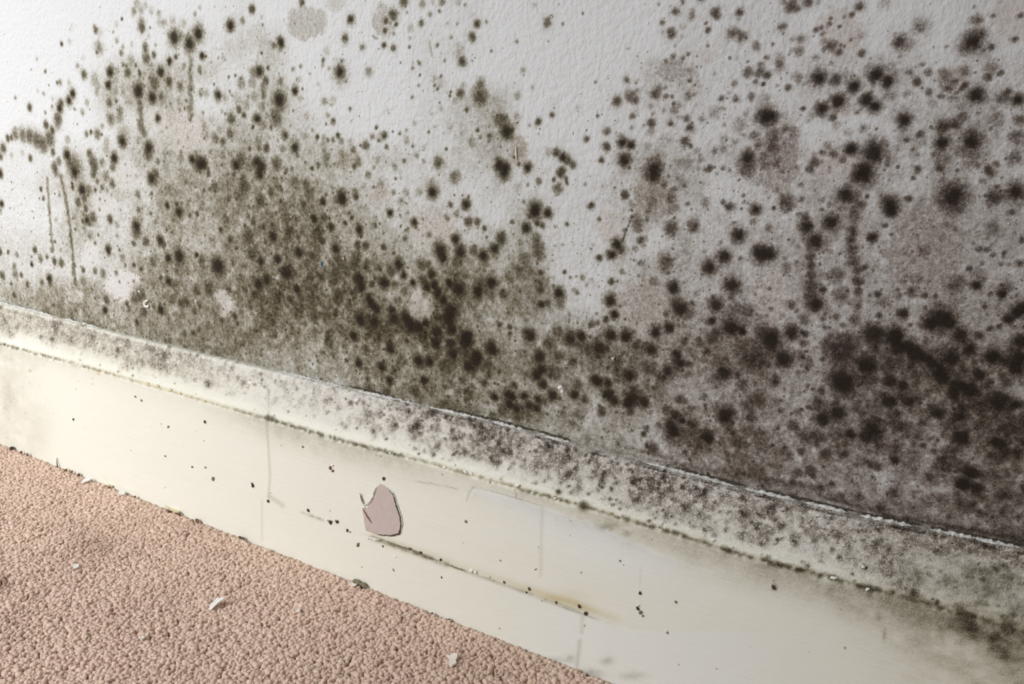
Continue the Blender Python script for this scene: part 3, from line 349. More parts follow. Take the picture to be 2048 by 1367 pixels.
def dist_poly(px, py, pts):
    dmin = np.full(px.shape, 1e9)
    for (x0, y0), (x1, y1) in zip(pts[:-1], pts[1:]):
        L2 = (x1-x0)**2+(y1-y0)**2; t = np.clip(((px-x0)*(x1-x0)+(py-y0)*(y1-y0))/L2, 0, 1)
        dmin = np.minimum(dmin, np.hypot(px-x0-t*(x1-x0), py-y0-t*(y1-y0)))
    return dmin
wx = 8*(wobA-.5)
for pts, w, d in STREAKS:
    xa = [p[0] for p in pts]; ya = [p[1] for p in pts]
    box = (PX > min(xa)-40) & (PX < max(xa)+40) & (PY > min(ya)-40) & (PY < max(ya)+40)
    q = dist_poly(PX[box]+wx[box]*min(1, w/4), PY[box]+wx[box]*min(1, w/4), pts)/(w*(1+.9*(wobA[box]-.5)))
    S3[box] += (KD[d]*np.exp(-.6*np.clip(q, 0, 9)**2))**3
OD = np.cbrt(S3)
OD = OD*inview
hue = np.clip(sstep(950, 1500, PX)*.9 + .25*(fbm(XX+3, ZZ+1, .05, 44)-.3), 0, 1)
spk = cell_lookup(SPK, PX, PY, 256, 114)*inview*(1-.75*clean)*np.clip(.2+1.6*fbm(XX+1, ZZ+2, .03, 66), 0, 1.2)
spk = spk*np.clip(.25+hz/4.5, 0, 1)
# the plaster itself is not dead flat
V[..., 1] = -0.0012*(fbm(XX+4, ZZ+4, .16, 77)-.5)*inview - .00018*(vn(XX+1, ZZ+9, .004, 78)-.5)*inview
V[..., 1] -= V[..., 1].max()
wall = grid_mesh('wall_back', V, M_WALL)
for n_, a_ in (('mould', OD), ('hue', hue), ('pink', pink), ('speck', spk), ('veil', veil)): attr(wall, n_, a_)
tag(wall, 'white painted plaster wall covered in black and brown mould above the skirting board', 'wall', kind='structure')

# mould colonies: fuzzy raised growth on the wall, each a part of it
variants = []
for k in range(8):
    r_ = np.random.default_rng(100+k); n = 12
    th = np.arange(n)*2*math.pi/n; rr = 1.08 + .16*r_.standard_normal(n)*.6
    vs = [(0, 0, .00034)]
    vs += [(.55*rr[i]*math.cos(th[i]), .55*rr[i]*math.sin(th[i]), .00026) for i in range(n)]
    vs += [(rr[i]*math.cos(th[i]), rr[i]*math.sin(th[i]), .00003) for i in range(n)]
    fs = [(0, 1+i, 1+(i+1) % n) for i in range(n)] + [(1+i, 1+n+i, 1+n+(i+1) % n, 1+(i+1) % n) for i in range(n)]
    me = bpy.data.meshes.new('mould_spot'); me.from_pydata(vs, [], fs); me.update(); me.materials.append(M_SPOT)
    me.polygons.foreach_set('use_smooth', [True]*len(me.polygons)); variants.append(me)
cand = sorted([c for c in CORE if c[3] >= 8 and c[2] > .0014], key=lambda c: -c[2]*(c[3]-6))[:296]
for k, (x, z, R, d) in enumerate(cand):
    o = bpy.data.objects.new('mould_spot', variants[k % 8]); COL.objects.link(o); o.parent = wall
    j, i = min(np.searchsorted(zs, z), len(zs)-1), min(np.searchsorted(xs, x), len(xs)-1)
    o.location = (x, V[j, i, 1]-.0001, z); o.rotation_euler = (math.pi/2, random.uniform(0, 6.28), 0); o.scale = (R*.92, R*.92, 1)

# ------------------------------------------------------------------ floor and carpet pile
FZ = -0.0065
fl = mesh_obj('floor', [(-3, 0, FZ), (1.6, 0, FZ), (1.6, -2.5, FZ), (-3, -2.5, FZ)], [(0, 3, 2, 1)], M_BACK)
tag(fl, 'pinkish tan cut pile carpet along the foot of the skirting board', 'carpet', kind='structure')
sp = 0.00215
gx, gy = np.meshgrid(np.arange(-1.12, -0.10, sp), np.arange(-0.36, -0.0185, sp))
gx = gx.reshape(-1) + rng.uniform(-.5, .5, gx.size)*sp; gy = gy.reshape(-1) + rng.uniform(-.5, .5, gy.size)*sp
qx, qy = to_px(np.stack([gx, gy, np.zeros_like(gx)], -1))
keep = (rng.random(len(gx)) > .035) & (qx > -120) & (qy < 1480) & (gy < -.0195) & (qx < 1420)
gx, gy, qx, qy = gx[keep], gy[keep], qx[keep], qy[keep]
N = len(gx); ns = 5
prof = [(0.0, .9), (.5, 1.15), (.86, 1.15), (.99, .75)]
hgt = .0066 + rng.normal(0, .00045, N) + .0014*(fbm(gx+5, gy+5, .012, 5)-.5)
near = sstep(.0, .006, -.0185-gy); hgt = hgt*(.80+.20*near)
lx = .0007 + .003*(fbm(gx+1, gy+7, .007, 15)-.5) + rng.normal(0, .0006, N); ly = .0006 + .003*(fbm(gx+8, gy+3, .007, 17)-.5) + rng.normal(0, .0006, N)
rad = .00150*np.clip(1+rng.normal(0, .22, N), .5, 1.7)
verts = np.zeros((N, 4*ns+1, 3)); dep = np.zeros((N, 4*ns+1))
ph = rng.uniform(0, 6.28, N); wr = np.clip(1+rng.normal(0, .22, (N, ns)), .5, 1.6)
for r_, (f, k) in enumerate(prof):
    for s_ in range(ns):
        a = ph + s_*2*math.pi/ns
        verts[:, r_*ns+s_, 0] = gx + lx*f + rad*k*np.cos(a)*1.1*wr[:, s_]
        verts[:, r_*ns+s_, 1] = gy + ly*f + rad*k*np.sin(a)*wr[:, s_]
        verts[:, r_*ns+s_, 2] = FZ + hgt*f
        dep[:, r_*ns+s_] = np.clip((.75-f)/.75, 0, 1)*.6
verts[:, -1] = np.stack([gx+lx, gy+ly, FZ+hgt*1.04], -1)
verts[..., 1] = np.minimum(verts[..., 1], -.0182)
tone = np.clip(rng.normal(.10, .10, N), 0, .5)
def soil(x, y, rx, ry, k): return k*np.exp(-(((qx-x)/rx)**2+((qy-y)/ry)**2))
tone += soil(190, 1090, 55, 34, .32) + soil(5, 1165, 12, 16, .7) + soil(130, 1130, 40, 26, .15) + soil(390, 1055, 70, 22, .14) + soil(900, 1330, 200, 60, .10) + soil(445, 1112, 14, 6, .3)
tone += .22*(fbm(gx+2, gy+2, .05, 9)-.5)
tone = np.clip(tone, 0, .9)
fc = []
for r_ in range(3):
    for s_ in range(ns):
        fc.append((r_*ns+s_, r_*ns+(s_+1) % ns, (r_+1)*ns+(s_+1) % ns, (r_+1)*ns+s_))
tri = [(3*ns+s_, 3*ns+(s_+1) % ns, 4*ns) for s_ in range(ns)]
nv = 4*ns+1
q = (np.arange(N)[:, None, None]*nv + np.array(fc)[None]).reshape(-1, 4); t3 = (np.arange(N)[:, None, None]*nv + np.array(tri)[None]).reshape(-1, 3)
me = bpy.data.meshes.new('carpet_pile'); me.vertices.add(N*nv); me.vertices.foreach_set('co', verts.reshape(-1).astype(np.float32))
li = np.concatenate([q.reshape(-1), t3.reshape(-1)]); me.loops.add(len(li)); me.loops.foreach_set('vertex_index', li.astype(np.int32))
ls = np.concatenate([np.arange(len(q))*4, len(q)*4+np.arange(len(t3))*3]); me.polygons.add(len(ls)); me.polygons.foreach_set('loop_start', ls.astype(np.int32))
me.polygons.foreach_set('use_smooth', np.ones(len(ls), bool)); me.update(); me.validate(); me.materials.append(M_PILE)
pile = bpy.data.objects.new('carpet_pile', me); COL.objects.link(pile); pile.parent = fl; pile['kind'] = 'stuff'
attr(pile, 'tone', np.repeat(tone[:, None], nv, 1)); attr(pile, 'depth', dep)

# ------------------------------------------------------------------ baseboard_back
top_pts = [(0, 603), (234, 662.5), (439, 712), (598, 750), (722, 780.6), (998, 844), (1193, 897), (1498, 976), (1741, 1032), (2046, 1093)]
mid_pts = [(0, 686), (176, 733), (532, 835), (693, 882), (839, 918), (1105, 993), (1339, 1061), (1498, 1111), (1609, 1140), (1858, 1205), (2046, 1260)]
tp = px_plane(*zip(*top_pts), 1, 0.); mp = px_plane(*zip(*mid_pts), 1, -.0172)
bx = np.concatenate([np.linspace(-3.0, -1.13, 24)[:-1], np.arange(-1.13, .09, .0012), np.linspace(.10, 1.6, 20)])
zt = np.interp(bx, tp[:, 0], tp[:, 2]); zm = np.interp(bx, mp[:, 0], mp[:, 2])
prof_pts = [(-.0002, 1.0, 'o'), (-.0040, 1.004, 'o'), (-.0056, .990, 'o'), (-.0066, .955, 'o'), (-.0070, .90, 'o'), (-.0078, .78, 'o'), (-.0096, .58, 'o'), (-.0122, .37, 'o'), (-.0150, .17, 'o'), (-.0166, .05, 'o'),
            (-.0172, .0, 'o'), (-.0167, -.022, 'o'), (-.0174, -.05, 'o'), (-.0180, -.075, 'o')]
py_ = np.array([p[0] for p in prof_pts]); pu_ = np.array([p[1] for p in prof_pts])
sl_ = np.concatenate([[0], np.cumsum(np.hypot(np.diff(py_), np.diff(pu_)*.035))])
so = np.linspace(0, sl_[-1], 58); oy = np.interp(so, sl_, py_); ou = np.interp(so, sl_, pu_)
nf = 96
BV = np.zeros((58+nf, len(bx), 3)); UU = np.zeros((58+nf, len(bx)))
for r_ in range(58):
    BV[r_, :, 0] = bx; BV[r_, :, 1] = oy[r_]; BV[r_, :, 2] = zm + (zt-zm)*ou[r_]; UU[r_] = ou[r_]
zf0 = BV[57, :, 2]
for r_ in range(nf):
    f = (r_+1)/nf; BV[58+r_, :, 0] = bx; BV[58+r_, :, 1] = -.0180; BV[58+r_, :, 2] = zf0*(1-f) + (-.0065)*f; UU[58+r_] = -.075 - f
BX, BY = to_px(BV); bin_ = sstep(-300, -40, BX)*(1-sstep(2080, 2500, BX))
face = UU < -.06
gxx, gzz = BV[..., 0], BV[..., 2]
nb1 = fbm(gxx+4, gzz*1.4+4, .010, 51); nb2 = fbm(gxx+6, gzz+6, .0045, 61); nb3 = vn(gxx+2, gzz+2, .0022, 71)
I = lambda tab: np.interp(BX, [t[0] for t in tab], [t[1] for t in tab])
G = .72*I([(0, .55), (100, .6), (250, .62), (350, .55), (450, .35), (600, .5), (700, .5), (900, .8), (1050, .9), (1200, .85), (1450, .8), (1600, .7), (1800, .7), (2048, .8)])
UE = 1-I([(0, .55), (300, .75), (450, .6), (600, .65), (800, .62), (950, .68), (1100, .64), (1400, .64), (1600, .72), (1800, .85), (1950, 1.1), (2100, 1.2)])
ub = UU + .75*(nb1-.5) + .2*(vn(gxx+8, gzz+8, .03, 53)-.5)
bod = G*sstep(0, .30, ub-UE+.08)*np.clip(4.6*nb2-1.75 + 2.4*(nb1-.5), .03, 2.6)
bod *= 1-.75*sstep(.955, .985, UU)*(1-sstep(1500, 1700, BX)*.5)             # paler crest
stripe = np.exp(-((UU-(.80+.0002*BX))/.035)**2)*(1-sstep(200, 300, BX))      # bared ridge at the far end
bod *= 1-.8*stripe*(nb1 > .42)
bod += .42*G*sstep(.05, .55, UU+.25*(nb1-.5))*(.3+1.4*nb2)
bod += .55*sstep(.97, 1.0, UU)*np.clip(2.4*vn(gxx+5, gzz*0+2, .012, 57)-.7, 0, 1.4)*sstep(500, 1100, BX)
bod += .10*sstep(.02, .3, UU)*np.clip(nb1*1.6-.3, 0, 1)
# grime in the groove under the moulding
gro = np.exp(-((UU+.012+.03*(nb2-.5))/.044)**2)
gs = I([(0, .6), (150, .5), (220, .3), (300, .15), (450, .15), (500, .35), (560, .7), (800, .6), (860, .25), (1000, .3), (1100, .7), (1200, .5), (1300, .9), (1500, .8), (1700, .95), (1800, .6), (2048, .5)])
bod += gro*gs*np.clip(2.2*nb2+2.6*nb3-1.45, .08, 2.6)*1.25
halo = np.exp(-((UU+.09)/.11)**2)
bod += halo*I([(0, .06), (400, .05), (560, .28), (800, .22), (900, .1), (1100, .18), (1400, .3), (1700, .5), (2048, .55)])*(.4+1.2*nb1)
# olive bloom at the near end
nearend = sstep(1620, 1850, BX)*sstep(-.5, .1, UU)
bod += nearend*.42*(.3+1.4*nb1)
bod += sstep(1700, 2050, BX)*sstep(-.9, -.05, UU)*.28*np.clip(2.4*nb1-.5, 0, 2)
bod += (1-sstep(20, 120, BX))*face*.12*nb1*2
def bspot(x, y, rx, ry, k):
    return k*np.exp(-.7*((BX-x+5*(nb2-.5)*min(1, rx/4))/rx)**2 - .7*((BY-y+5*(nb3-.5)*min(1, ry/4))/ry)**2)
BSP = [(678, 814, 5, 4, 1.2), (734, 829, 10, 10, 1.1), (825, 858, 8, 6, 1.3), (828, 873, 8, 6, 1.1), (876, 896, 5, 5, 1.1), (992, 926, 6, 6, 1.7), (948, 911, 5, 4, 1.2), (1068, 932, 9, 8, 1.0), (1123, 961, 5, 5, 1.1),
       (1155, 964, 4, 8, 1.2), (1205, 970, 5, 5, 1.1), (1266, 961, 9, 7, 1.1), (1278, 999, 6, 7, 1.1), (1334, 1026, 6, 9, 1.1), (1319, 993, 7, 8, .7), (1398, 1031, 8, 7, 1.0), (1307, 935, 11, 9, 1.0), (1128, 914, 15, 9, .9),
       (1295, 964, 15, 10, .9), (1398, 987, 13, 9, .9), (1486, 1070, 9, 7, 1.5), (1589, 1090, 5, 5, 1.2), (1682, 1070, 9, 7, 1.2), (1732, 1093, 10, 6, .9), (1747, 1093, 4, 5, 1.5), (1814, 1064, 10, 7, 1.0), (1990, 1131, 12, 9, 1.0),
       (2013, 1152, 9, 8, 1.1), (1548, 1174, 4, 5, 1.0), (1990, 1272, 9, 8, .8), (1985, 1295, 7, 9, .7), (968, 855, 9, 5, 1.2), (1040, 880, 14, 8, .8), (960, 880, 18, 9, .8), (1016, 903, 16, 8, .7), (540, 836, 7, 4, 1.3), (755, 795, 5, 12, .5),
       (862, 826, 18, 9, .7), (655, 800, 12, 6, .6), (315, 730, 14, 8, .7), (330, 735, 20, 6, .5), (245, 705, 10, 9, .5), (235, 680, 10, 4, .9), (175, 668, 14, 5, .8), (115, 645, 14, 4, .9), (60, 632, 10, 4, .8),
       (1740, 1182, 4, 9, .9), (1756, 1232, 5, 6, .4), (1768, 1268, 3, 11, .45), (1215, 1052, 16, 6, .5), (1255, 1065, 8, 5, .4), (1600, 1138, 12, 3, .9), (1545, 1130, 14, 4, .8), (1660, 1178, 6, 8, .4),
       (1105, 1320, 18, 6, .35), (1140, 1315, 8, 6, .35), (1180, 1345, 20, 7, .4), (1265, 1350, 20, 6, .3), (1215, 1320, 10, 6, .35), (8, 655, 8, 16, .8), (60, 740, 3, 3, .4), (80, 860, 25, 40, .10), (15, 800, 10, 40, .14)]
for a in BSP: bod += bspot(*a)
qx_ = rng.uniform(-20, 2080, 2200); qv = rng.random(2200)
for x, v_ in zip(qx_, qv):
    g_ = np.interp(x, [0, 200, 450, 700, 900, 1100, 1500, 2048], [.35, .5, .3, .5, .9, 1.0, .95, 1.0])
    if rng.random() > g_*.8*(1-v_)**.7: continue
    y = np.interp(x, [t[0] for t in top_pts], [t[1] for t in top_pts])*(1-v_) + np.interp(x, [t[0] for t in mid_pts], [t[1] for t in mid_pts])*v_ + 3
    r_ = float(np.clip(rng.lognormal(.75, .5), 1.1, 7))
    i0 = np.searchsorted(bx, px_plane(x-4*r_-6, y, 1, -.012)[0]); i1 = np.searchsorted(bx, px_plane(x+4*r_+6, y, 1, -.012)[0])
    if i1 <= i0: continue
    b_ = (slice(0, 75), slice(i0, i1)); q2 = ((BX[b_]-x)/r_)**2 + ((BY[b_]-y)/r_)**2
    bod[b_] += rng.uniform(.5, 2.6)*np.exp(-.7*q2*(.6+.8*nb3[b_]))
# thin trickle marks
def bline(pts, w, k):
    out = np.zeros_like(BX); xa = [p[0] for p in pts]; ya = [p[1] for p in pts]
    box = (BX > min(xa)-20) & (BX < max(xa)+20) & (BY > min(ya)-20) & (BY < max(ya)+20)
    qd = dist_poly(BX[box], BY[box], pts); out[box] = k*np.exp(-.7*(qd/w)**2); return out
bod += bline([(536, 772), (538, 800), (536, 832)], 2.0, .5) + bline([(533, 835), (536, 880), (540, 950), (537, 992)], 2.0, .24) + bline([(524, 1000), (524, 1080)], 2.4, .12)
bod += bline([(540, 992), (566, 1010)], 4, .25) + bline([(725, 784), (727, 810)], 1.6, .5)
bod += bline([(1085, 1010), (1083, 1060), (1081, 1150)], 3, .13) + bline([(1166, 1228), (1164, 1262)], 3.5, .16) + bline([(1160, 1280), (1158, 1300), (1154, 1335)], 3.4, .25) + bline([(1281, 1130), (1280, 1210)], 1.2, .1)
bod += bline([(830, 961), (870, 967), (915, 977)], 1.3, .28) + bline([(946, 974), (938, 984), (933, 1000)], 1.3, .3) + bline([(945, 972), (1010, 988), (1080, 1010)], 1.5, .25) + bline([(1030, 975), (1034, 995)], 1, .5)
lap = [(600, 1022), (629, 1033), (655, 1042), (746, 1074), (893, 1127), (1051, 1183), (1171, 1227), (1260, 1262)]
bod += bline(lap, 2.2, 1.0)*I([(600, .25), (640, .5), (655, .05), (735, .15), (750, 1.0), (850, .9), (900, .55), (1000, .45), (1060, .5), (1170, .45), (1200, .15), (1260, 0)])*np.clip(2*nb2, .2, 1.6)
bod += bline(lap[3:5], 5, .35)*np.clip(2*nb2-.3, 0, 1.5)
bod *= 1-(.52-.22*sstep(600, 850, BX)*(1-sstep(1500, 1800, BX)))*sstep(.04, .16, UU)
bod = np.clip(bod, 0, 2.6)*bin_
yel = bline([(746, 1071), (893, 1121), (1051, 1176), (1171, 1215), (1240, 1240)], 7, 1)*I([(740, .3), (1000, .3), (1080, .6), (1170, .8), (1250, .1)])
yel += bspot(1135, 1195, 40, 14, .25) + gro*I([(0, .1), (150, .2), (250, .4), (450, .4), (520, .1), (800, .1), (900, .35), (1080, .35), (1300, .3), (1700, .3), (2048, .2)]) + sstep(1650, 2000, BX)*sstep(-.95, -.3, UU)*.16
yel += sstep(-.2, .1, UU)*(1-sstep(.5, .8, UU))*I([(0, 0), (200, .12), (450, .1), (900, .12), (1500, .05), (2048, .1)])
yel = np.clip(yel*(.5+nb1), 0, .9)*bin_
edge = np.interp(BX, [900, 936, 950, 1010, 1080, 1130, 1190, 1240, 1300, 1400], [1060, 1000, 976, 990, 1012, 1028, 1048, 1072, 1098, 1140])
fr = sstep(-1.5, 1.5, BY-edge)*sstep(930, 950, BX)*(1-sstep(1180, 1500, BX))*face
lapy = np.interp(BX, [p[0] for p in lap], [p[1] for p in lap])
fresh = fr*np.clip(1-(BY-edge)/np.clip((BX-925)*.55, 4, 130), 0, 1)*.9 + .5*sstep(-1, 2, BY-lapy)*sstep(950, 1150, BX)*(1-sstep(1400, 1700, BX))
fresh = np.clip(np.maximum(fresh, .8*sstep(.05, .3, UU)*sstep(250, 700, BX)), 0, 1)*bin_
bod += (.13*sstep(-.01, .12, UU)*sstep(820, 1150, BX)*(.5+nb1) + .07*sstep(.1, .3, UU))*bin_
bod += .30*sstep(.30, .5, UU)*(1-sstep(.9, .97, UU))*(1-sstep(330, 520, BX))*(.5+nb1)*bin_
bod += 1.3*np.exp(-((UU-.972+.006*np.sin(BX/23))/.010)**2)*sstep(840, 960, BX)*np.clip(2.2*vn(gxx+6, gzz*0+4, .008, 59)-.35, 0, 1.5)*bin_
spkb = np.clip(.10*bin_*face*(nb1 > .5) + .25*bin_*(UU > 0), 0, 1)*np.clip(nb1*1.5-.2, 0, 1)
# relief: lapped coats, old flaked coats on the moulding
BV[..., 1] -= .00035*fr*np.clip(1-(BY-edge)/np.clip((BX-925)*.55, 4, 130), 0, 1)*bin_
BV[..., 1] -= .0006*sstep(-1.5, 1.5, BY-lapy)*sstep(560, 760, BX)*(1-sstep(1170, 1330, BX))*face*bin_
BV[..., 1] -= (.0007*(nb2-.5)*sstep(.05, .2, UU)*np.clip(1-UU, 0, 1) + .0006*gro*(nb3-.4))*bin_
gk = np.clip(1-1.35*gs, 0, 1)*bin_
BV[..., 1] -= gk*.0008*np.exp(-((UU+.022)/.022)**2)
BV[..., 1] -= .0005*(fbm(gxx+1, gzz+1, .05, 91)-.5)*face*bin_
BV[..., 2] += .0010*(vn(gxx+3, gzz*0+1, .004, 93)-.5 + .6*(vn(gxx+3, gzz*0+1, .0016, 94)-.5))*sstep(.93, .99, UU)*bin_*sstep(-.1, 0, -.0004-BV[..., 1])
bb = grid_mesh('baseboard_back', BV, M_BOARD, flip=True)
for n_, a_ in (('mould', bod), ('hue', np.clip(sstep(-.02, .12, UU)*(1-.8*sstep(1720, 1950, BX)*(1-sstep(.6, .9, UU))), 0, 1)), ('yellow', yel), ('fresh', fresh), ('speck', spkb)): attr(bb, n_, a_)
tag(bb, 'cream gloss painted moulded skirting board with grey mould along its upper moulding', 'skirting board', kind='structure')

# old filler bead along the joint of board and wall
def strip(name, pts, half, height, mat, parent, seed, ny=5, gap=0.0):
    """irregular low bead along a 3-D polyline; pts are (point, across, up) frames"""
    r_ = np.random.default_rng(seed); vs = []; fs = []
    n = len(pts)
    for i, (p, ac, up) in enumerate(pts):
        e = min(i, n-1-i)/max(1, .15*n); e = min(1, e); w = half*(.55+.9*r_.random())*max(e, .15); h = height*(.5+r_.random())*max(e, .1)
        for j in range(ny):
            t = -1+2*j/(ny-1)
            vs.append(tuple(np.array(p)+np.array(ac)*w*t+np.array(up)*(h*(1-t*t)**.6)))
    for i in range(n-1):
        for j in range(ny-1): fs.append((i*ny+j, i*ny+j+1, (i+1)*ny+j+1, (i+1)*ny+j))
    return mesh_obj(name, vs, fs, mat, parent)
segs = [(-20, 120), (130, 205), (560, 700), (705, 850), (855, 990), (985, 1060), (1075, 1150), (1290, 1480), (1490, 1600), (1610, 1700), (1720, 1830), (1850, 2060)]
for k, (a, b) in enumerate(segs):
    X_ = np.arange(a, b, 3.5); Y_ = np.interp(X_, [t[0] for t in top_pts], [t[1] for t in top_pts])
    P3 = px_plane(X_, Y_, 1, 0.)
    fr_ = [((x, -.0022, z_+.0000), (0, 1, 0), (0, 0, 1)) for x, _, z_ in P3]
    o = strip('filler_bead', fr_, .0017, .0013, M_FILLER, bb, 200+k)
# open crack along the joint where the filler has parted from the wall
for k, (a, b) in enumerate([(690, 790), (895, 1010), (1000, 1075), (1070, 1145), (1340, 1500), (1520, 1720), (1710, 1850), (1860, 2060)]):
    X_ = np.arange(a, b, 3.0); Y_ = np.interp(X_, [t[0] for t in top_pts], [t[1] for t in top_pts]) - 3.5
    P3 = px_plane(X_, Y_, 1, -.0015)
    strip('joint_crack', [((x, -.0015+rng.normal(0, .0001), z_+rng.normal(0, .00028)), (0, 0, 1), (0, -1, 0)) for x, _, z_ in P3], .00062, .0002, M_DIRT, bb, 250+k, ny=4)
# bare patch where the coats have chipped off
def tile_px(pts, ox, oy, s=3.4133): return [(ox+x/s, oy+y/s) for x, y in pts]
patch = tile_px([(545, 25), (575, 38), (600, 62), (632, 95), (645, 130), (656, 165), (668, 205), (680, 240), (684, 275), (688, 305), (683, 335), (676, 362), (640, 378), (605, 378), (560, 372), (520, 366), (490, 358), (450, 345), (440, 300), (436, 262), (430, 225), (426, 192), (440, 182), (452, 205), (466, 170), (486, 150), (502, 118), (512, 88), (522, 62)], 600, 960)
def face_poly(name, pts, y_front, thick, mat, parent, bulge=0):
    P = [px_plane(x, y, 1, y_front) for x, y in pts]; c = np.mean(P, 0); n = len(P)
    vs = [tuple(p) for p in P] + [(p[0], y_front+thick, p[2]) for p in P] + [(c[0], y_front-bulge, c[2])]
    fs = [tuple(range(n))] + [(i, n+i, n+(i+1) % n, (i+1) % n) for i in range(n)]
    return mesh_obj(name, vs, fs, mat, parent, False)
YF = -.0187
bp = face_poly('bare_patch', patch, YF, .0008, M_PRIMER, bb); bp['label'] = 'chip of bare pinkish undercoat where cream paint has flaked off'
def edge_ribbon(name, pts, y0, w, mat, parent, seed, lift=.0005):
    r_ = np.random.default_rng(seed); dens = []
    for (x0, y0_), (x1, y1_) in zip(pts[:-1], pts[1:]):
        L = math.hypot(x1-x0, y1_-y0_); m = max(1, int(L/2.5))
        for i in range(m): dens.append((x0+(x1-x0)*i/m, y0_+(y1_-y0_)*i/m))
    dens.append(pts[-1])
    P = [px_plane(x, y, 1, y0) for x, y in dens]; fr_ = []
    for i, p in enumerate(P):
        t = P[min(i+1, len(P)-1)]-P[max(i-1, 0)]; t = t/np.linalg.norm(t); ac = np.array([-t[2], 0, t[0]])
        fr_.append((p+np.array([r_.normal(0, .00015), 0, r_.normal(0, .00015)]), ac, (0, -1, 0)))
    return strip(name, fr_, w, lift, mat, parent, seed+1, ny=4)
o = edge_ribbon('chip_shadow_edge', tile_px([(588, 48), (636, 96), (650, 150), (668, 205), (682, 250), (688, 300), (682, 345), (676, 365), (620, 378), (560, 374), (500, 360)], 600, 960), YF, .00055, M_DIRT, bb, 301, .0003); o['label'] = 'dark broken edge of dirt and painted shadow around the bare chip'  # dark ribbon: edge dirt plus the chip's shadow line painted in
edge_ribbon('chip_paint_edge', tile_px([(545, 20), (600, 55), (640, 90), (660, 150), (678, 205), (692, 250), (698, 300), (692, 350), (684, 374)], 600, 960), YF+.0003, .0005, M_LIP, bb, 303, .0004)
edge_ribbon('chip_paint_edge', tile_px([(408, 85), (420, 125), (436, 168), (462, 160), (484, 140), (500, 108), (512, 70), (530, 35)], 600, 960), YF, .0008, M_LIP, bb, 305, .0012)
edge_ribbon('chip_paint_edge', tile_px([(455, 385), (500, 398), (545, 408)], 600, 960), YF, .0008, M_LIP, bb, 307, .001)
o = edge_ribbon('grime_line', tile_px([(428, 192), (450, 230), (470, 265), (490, 295)], 600, 960), YF-.0002, .0007, M_BROWN, bb, 309, .0004)
edge_ribbon('grime_line', tile_px([(560, 402), (620, 432), (690, 455), (750, 468), (800, 495), (850, 515), (940, 548)], 600, 960), YF, .0007, M_DIRT_O, bb, 311, .0005)
edge_ribbon('grime_line', tile_px([(1000, 570), (1060, 595), (1130, 618)], 600, 960), YF, .0005, M_DIRT_O, bb, 313, .0004)
edge_ribbon('grime_line', tile_px([(408, 85), (418, 120), (432, 160)], 600, 960), YF-.0006, .0003, M_BROWN, bb, 315, .0003)

# small lumps: dirt specks and dead paint blisters
def lump(name, p, r, mat, parent, seed, squash=(1, 1, 1), nrm='y'):
    bm = bmesh.new(); bmesh.ops.create_icosphere(bm, subdivisions=1, radius=1); r_ = np.random.default_rng(seed)
    for v in bm.verts:
        k = 1+r_.normal(0, .22); v.co = Vector((v.co.x*r*squash[0]*k, v.co.y*r*squash[1]*k, v.co.z*r*squash[2]*k))
    me = bpy.data.meshes.new(name); bm.to_mesh(me); bm.free(); me.materials.append(mat)
    o = bpy.data.objects.new(name, me); COL.objects.link(o); o.location = p
    if parent: o.parent = parent
    o.rotation_euler = (0, r_.uniform(-.6, .6), 0)
    return o
SPECKS = [(505, 970, 4.5, 0), (536, 1002, 3, 0), (616, 1020, 3.2, 0), (660, 1043, 4.5, 0), (674, 1043, 3.6, 0), (694, 1060, 3, 0), (700, 1063, 1.6, 0), (716, 1089, 4.5, 1), (767, 957, 4, 0), (766, 1092, 2.5, 0), (1008, 1164, 2.6, 0), (1058, 1177, 3.4, 0), (1052, 1184, 2.2, 0),
          (1112, 1204, 2.6, 0), (1158, 1212, 4, 0), (1171, 1226, 4, 0), (1275, 1216, 4, 0), (1281, 1224, 4, 1), (1285, 1231, 2.5, 1), (1280, 1186, 3.2, 0), (1334, 1265, 2.2, 1), (1547, 1174, 4, 0), (1732, 1135, 3.6, 0), (1351, 1203, 2.6, 1), (931, 1043, 2.6, 1),
          (787, 1139, 2.4, 1), (883, 1154, 2, 0), (384, 933, 2.2, 0), (425, 957, 4, 1), (410, 934, 2, 1), (336, 853, 2.2, 1), (409, 843, 2.8, 0), (146, 838, 2.5, 0), (282, 800, 2, 1), (270, 793, 2.4, 1), (605, 893, 2.2, 1), (1240, 1121, 2, 1), (660, 935, 3.5, 2), (665, 941, 3, 2),
          (841, 1104, 3, 0), (881, 1119, 3, 0), (820, 1098, 2.6, 0), (330, 912, 1.6, 0), (1000, 1120, 1.4, 0), (1070, 1138, 1.6, 0)]
ZG = float(np.mean(mp[:, 2]))-.004
for k, (x, y, r, m) in enumerate(SPECKS):
    p = px_plane(x, y, 1, -.0188); rw = r*np.linalg.norm(px_plane(x, y+1, 1, -.0188)-p)
    lump('dirt_speck', p, rw, (M_DIRT, M_DIRT_O, M_BROWN)[m], bb, 400+k, (.8, .45, 1.15))
PALE = [(664, 930, 3), (1275, 1210, 3), (1277, 1182, 2.6), (1332, 1262, 2.6), (1726, 1133, 4), (736, 1075, 4), (748, 1080, 3), (790, 1112, 3), (942, 1141, 4.5), (950, 1143, 4), (668, 1040, 3), (653, 1040, 2.4), (1071, 1136, 2), (977, 963, 3), (1245, 1128, 2)]
for k, (x, y, r) in enumerate(PALE):
    p = px_plane(x, y, 1, -.0188); rw = r*np.linalg.norm(px_plane(x, y+1, 1, -.0188)-p)
    lump('paint_blister', p, rw, M_FLAKE, bb, 500+k, (1, .4, .8))
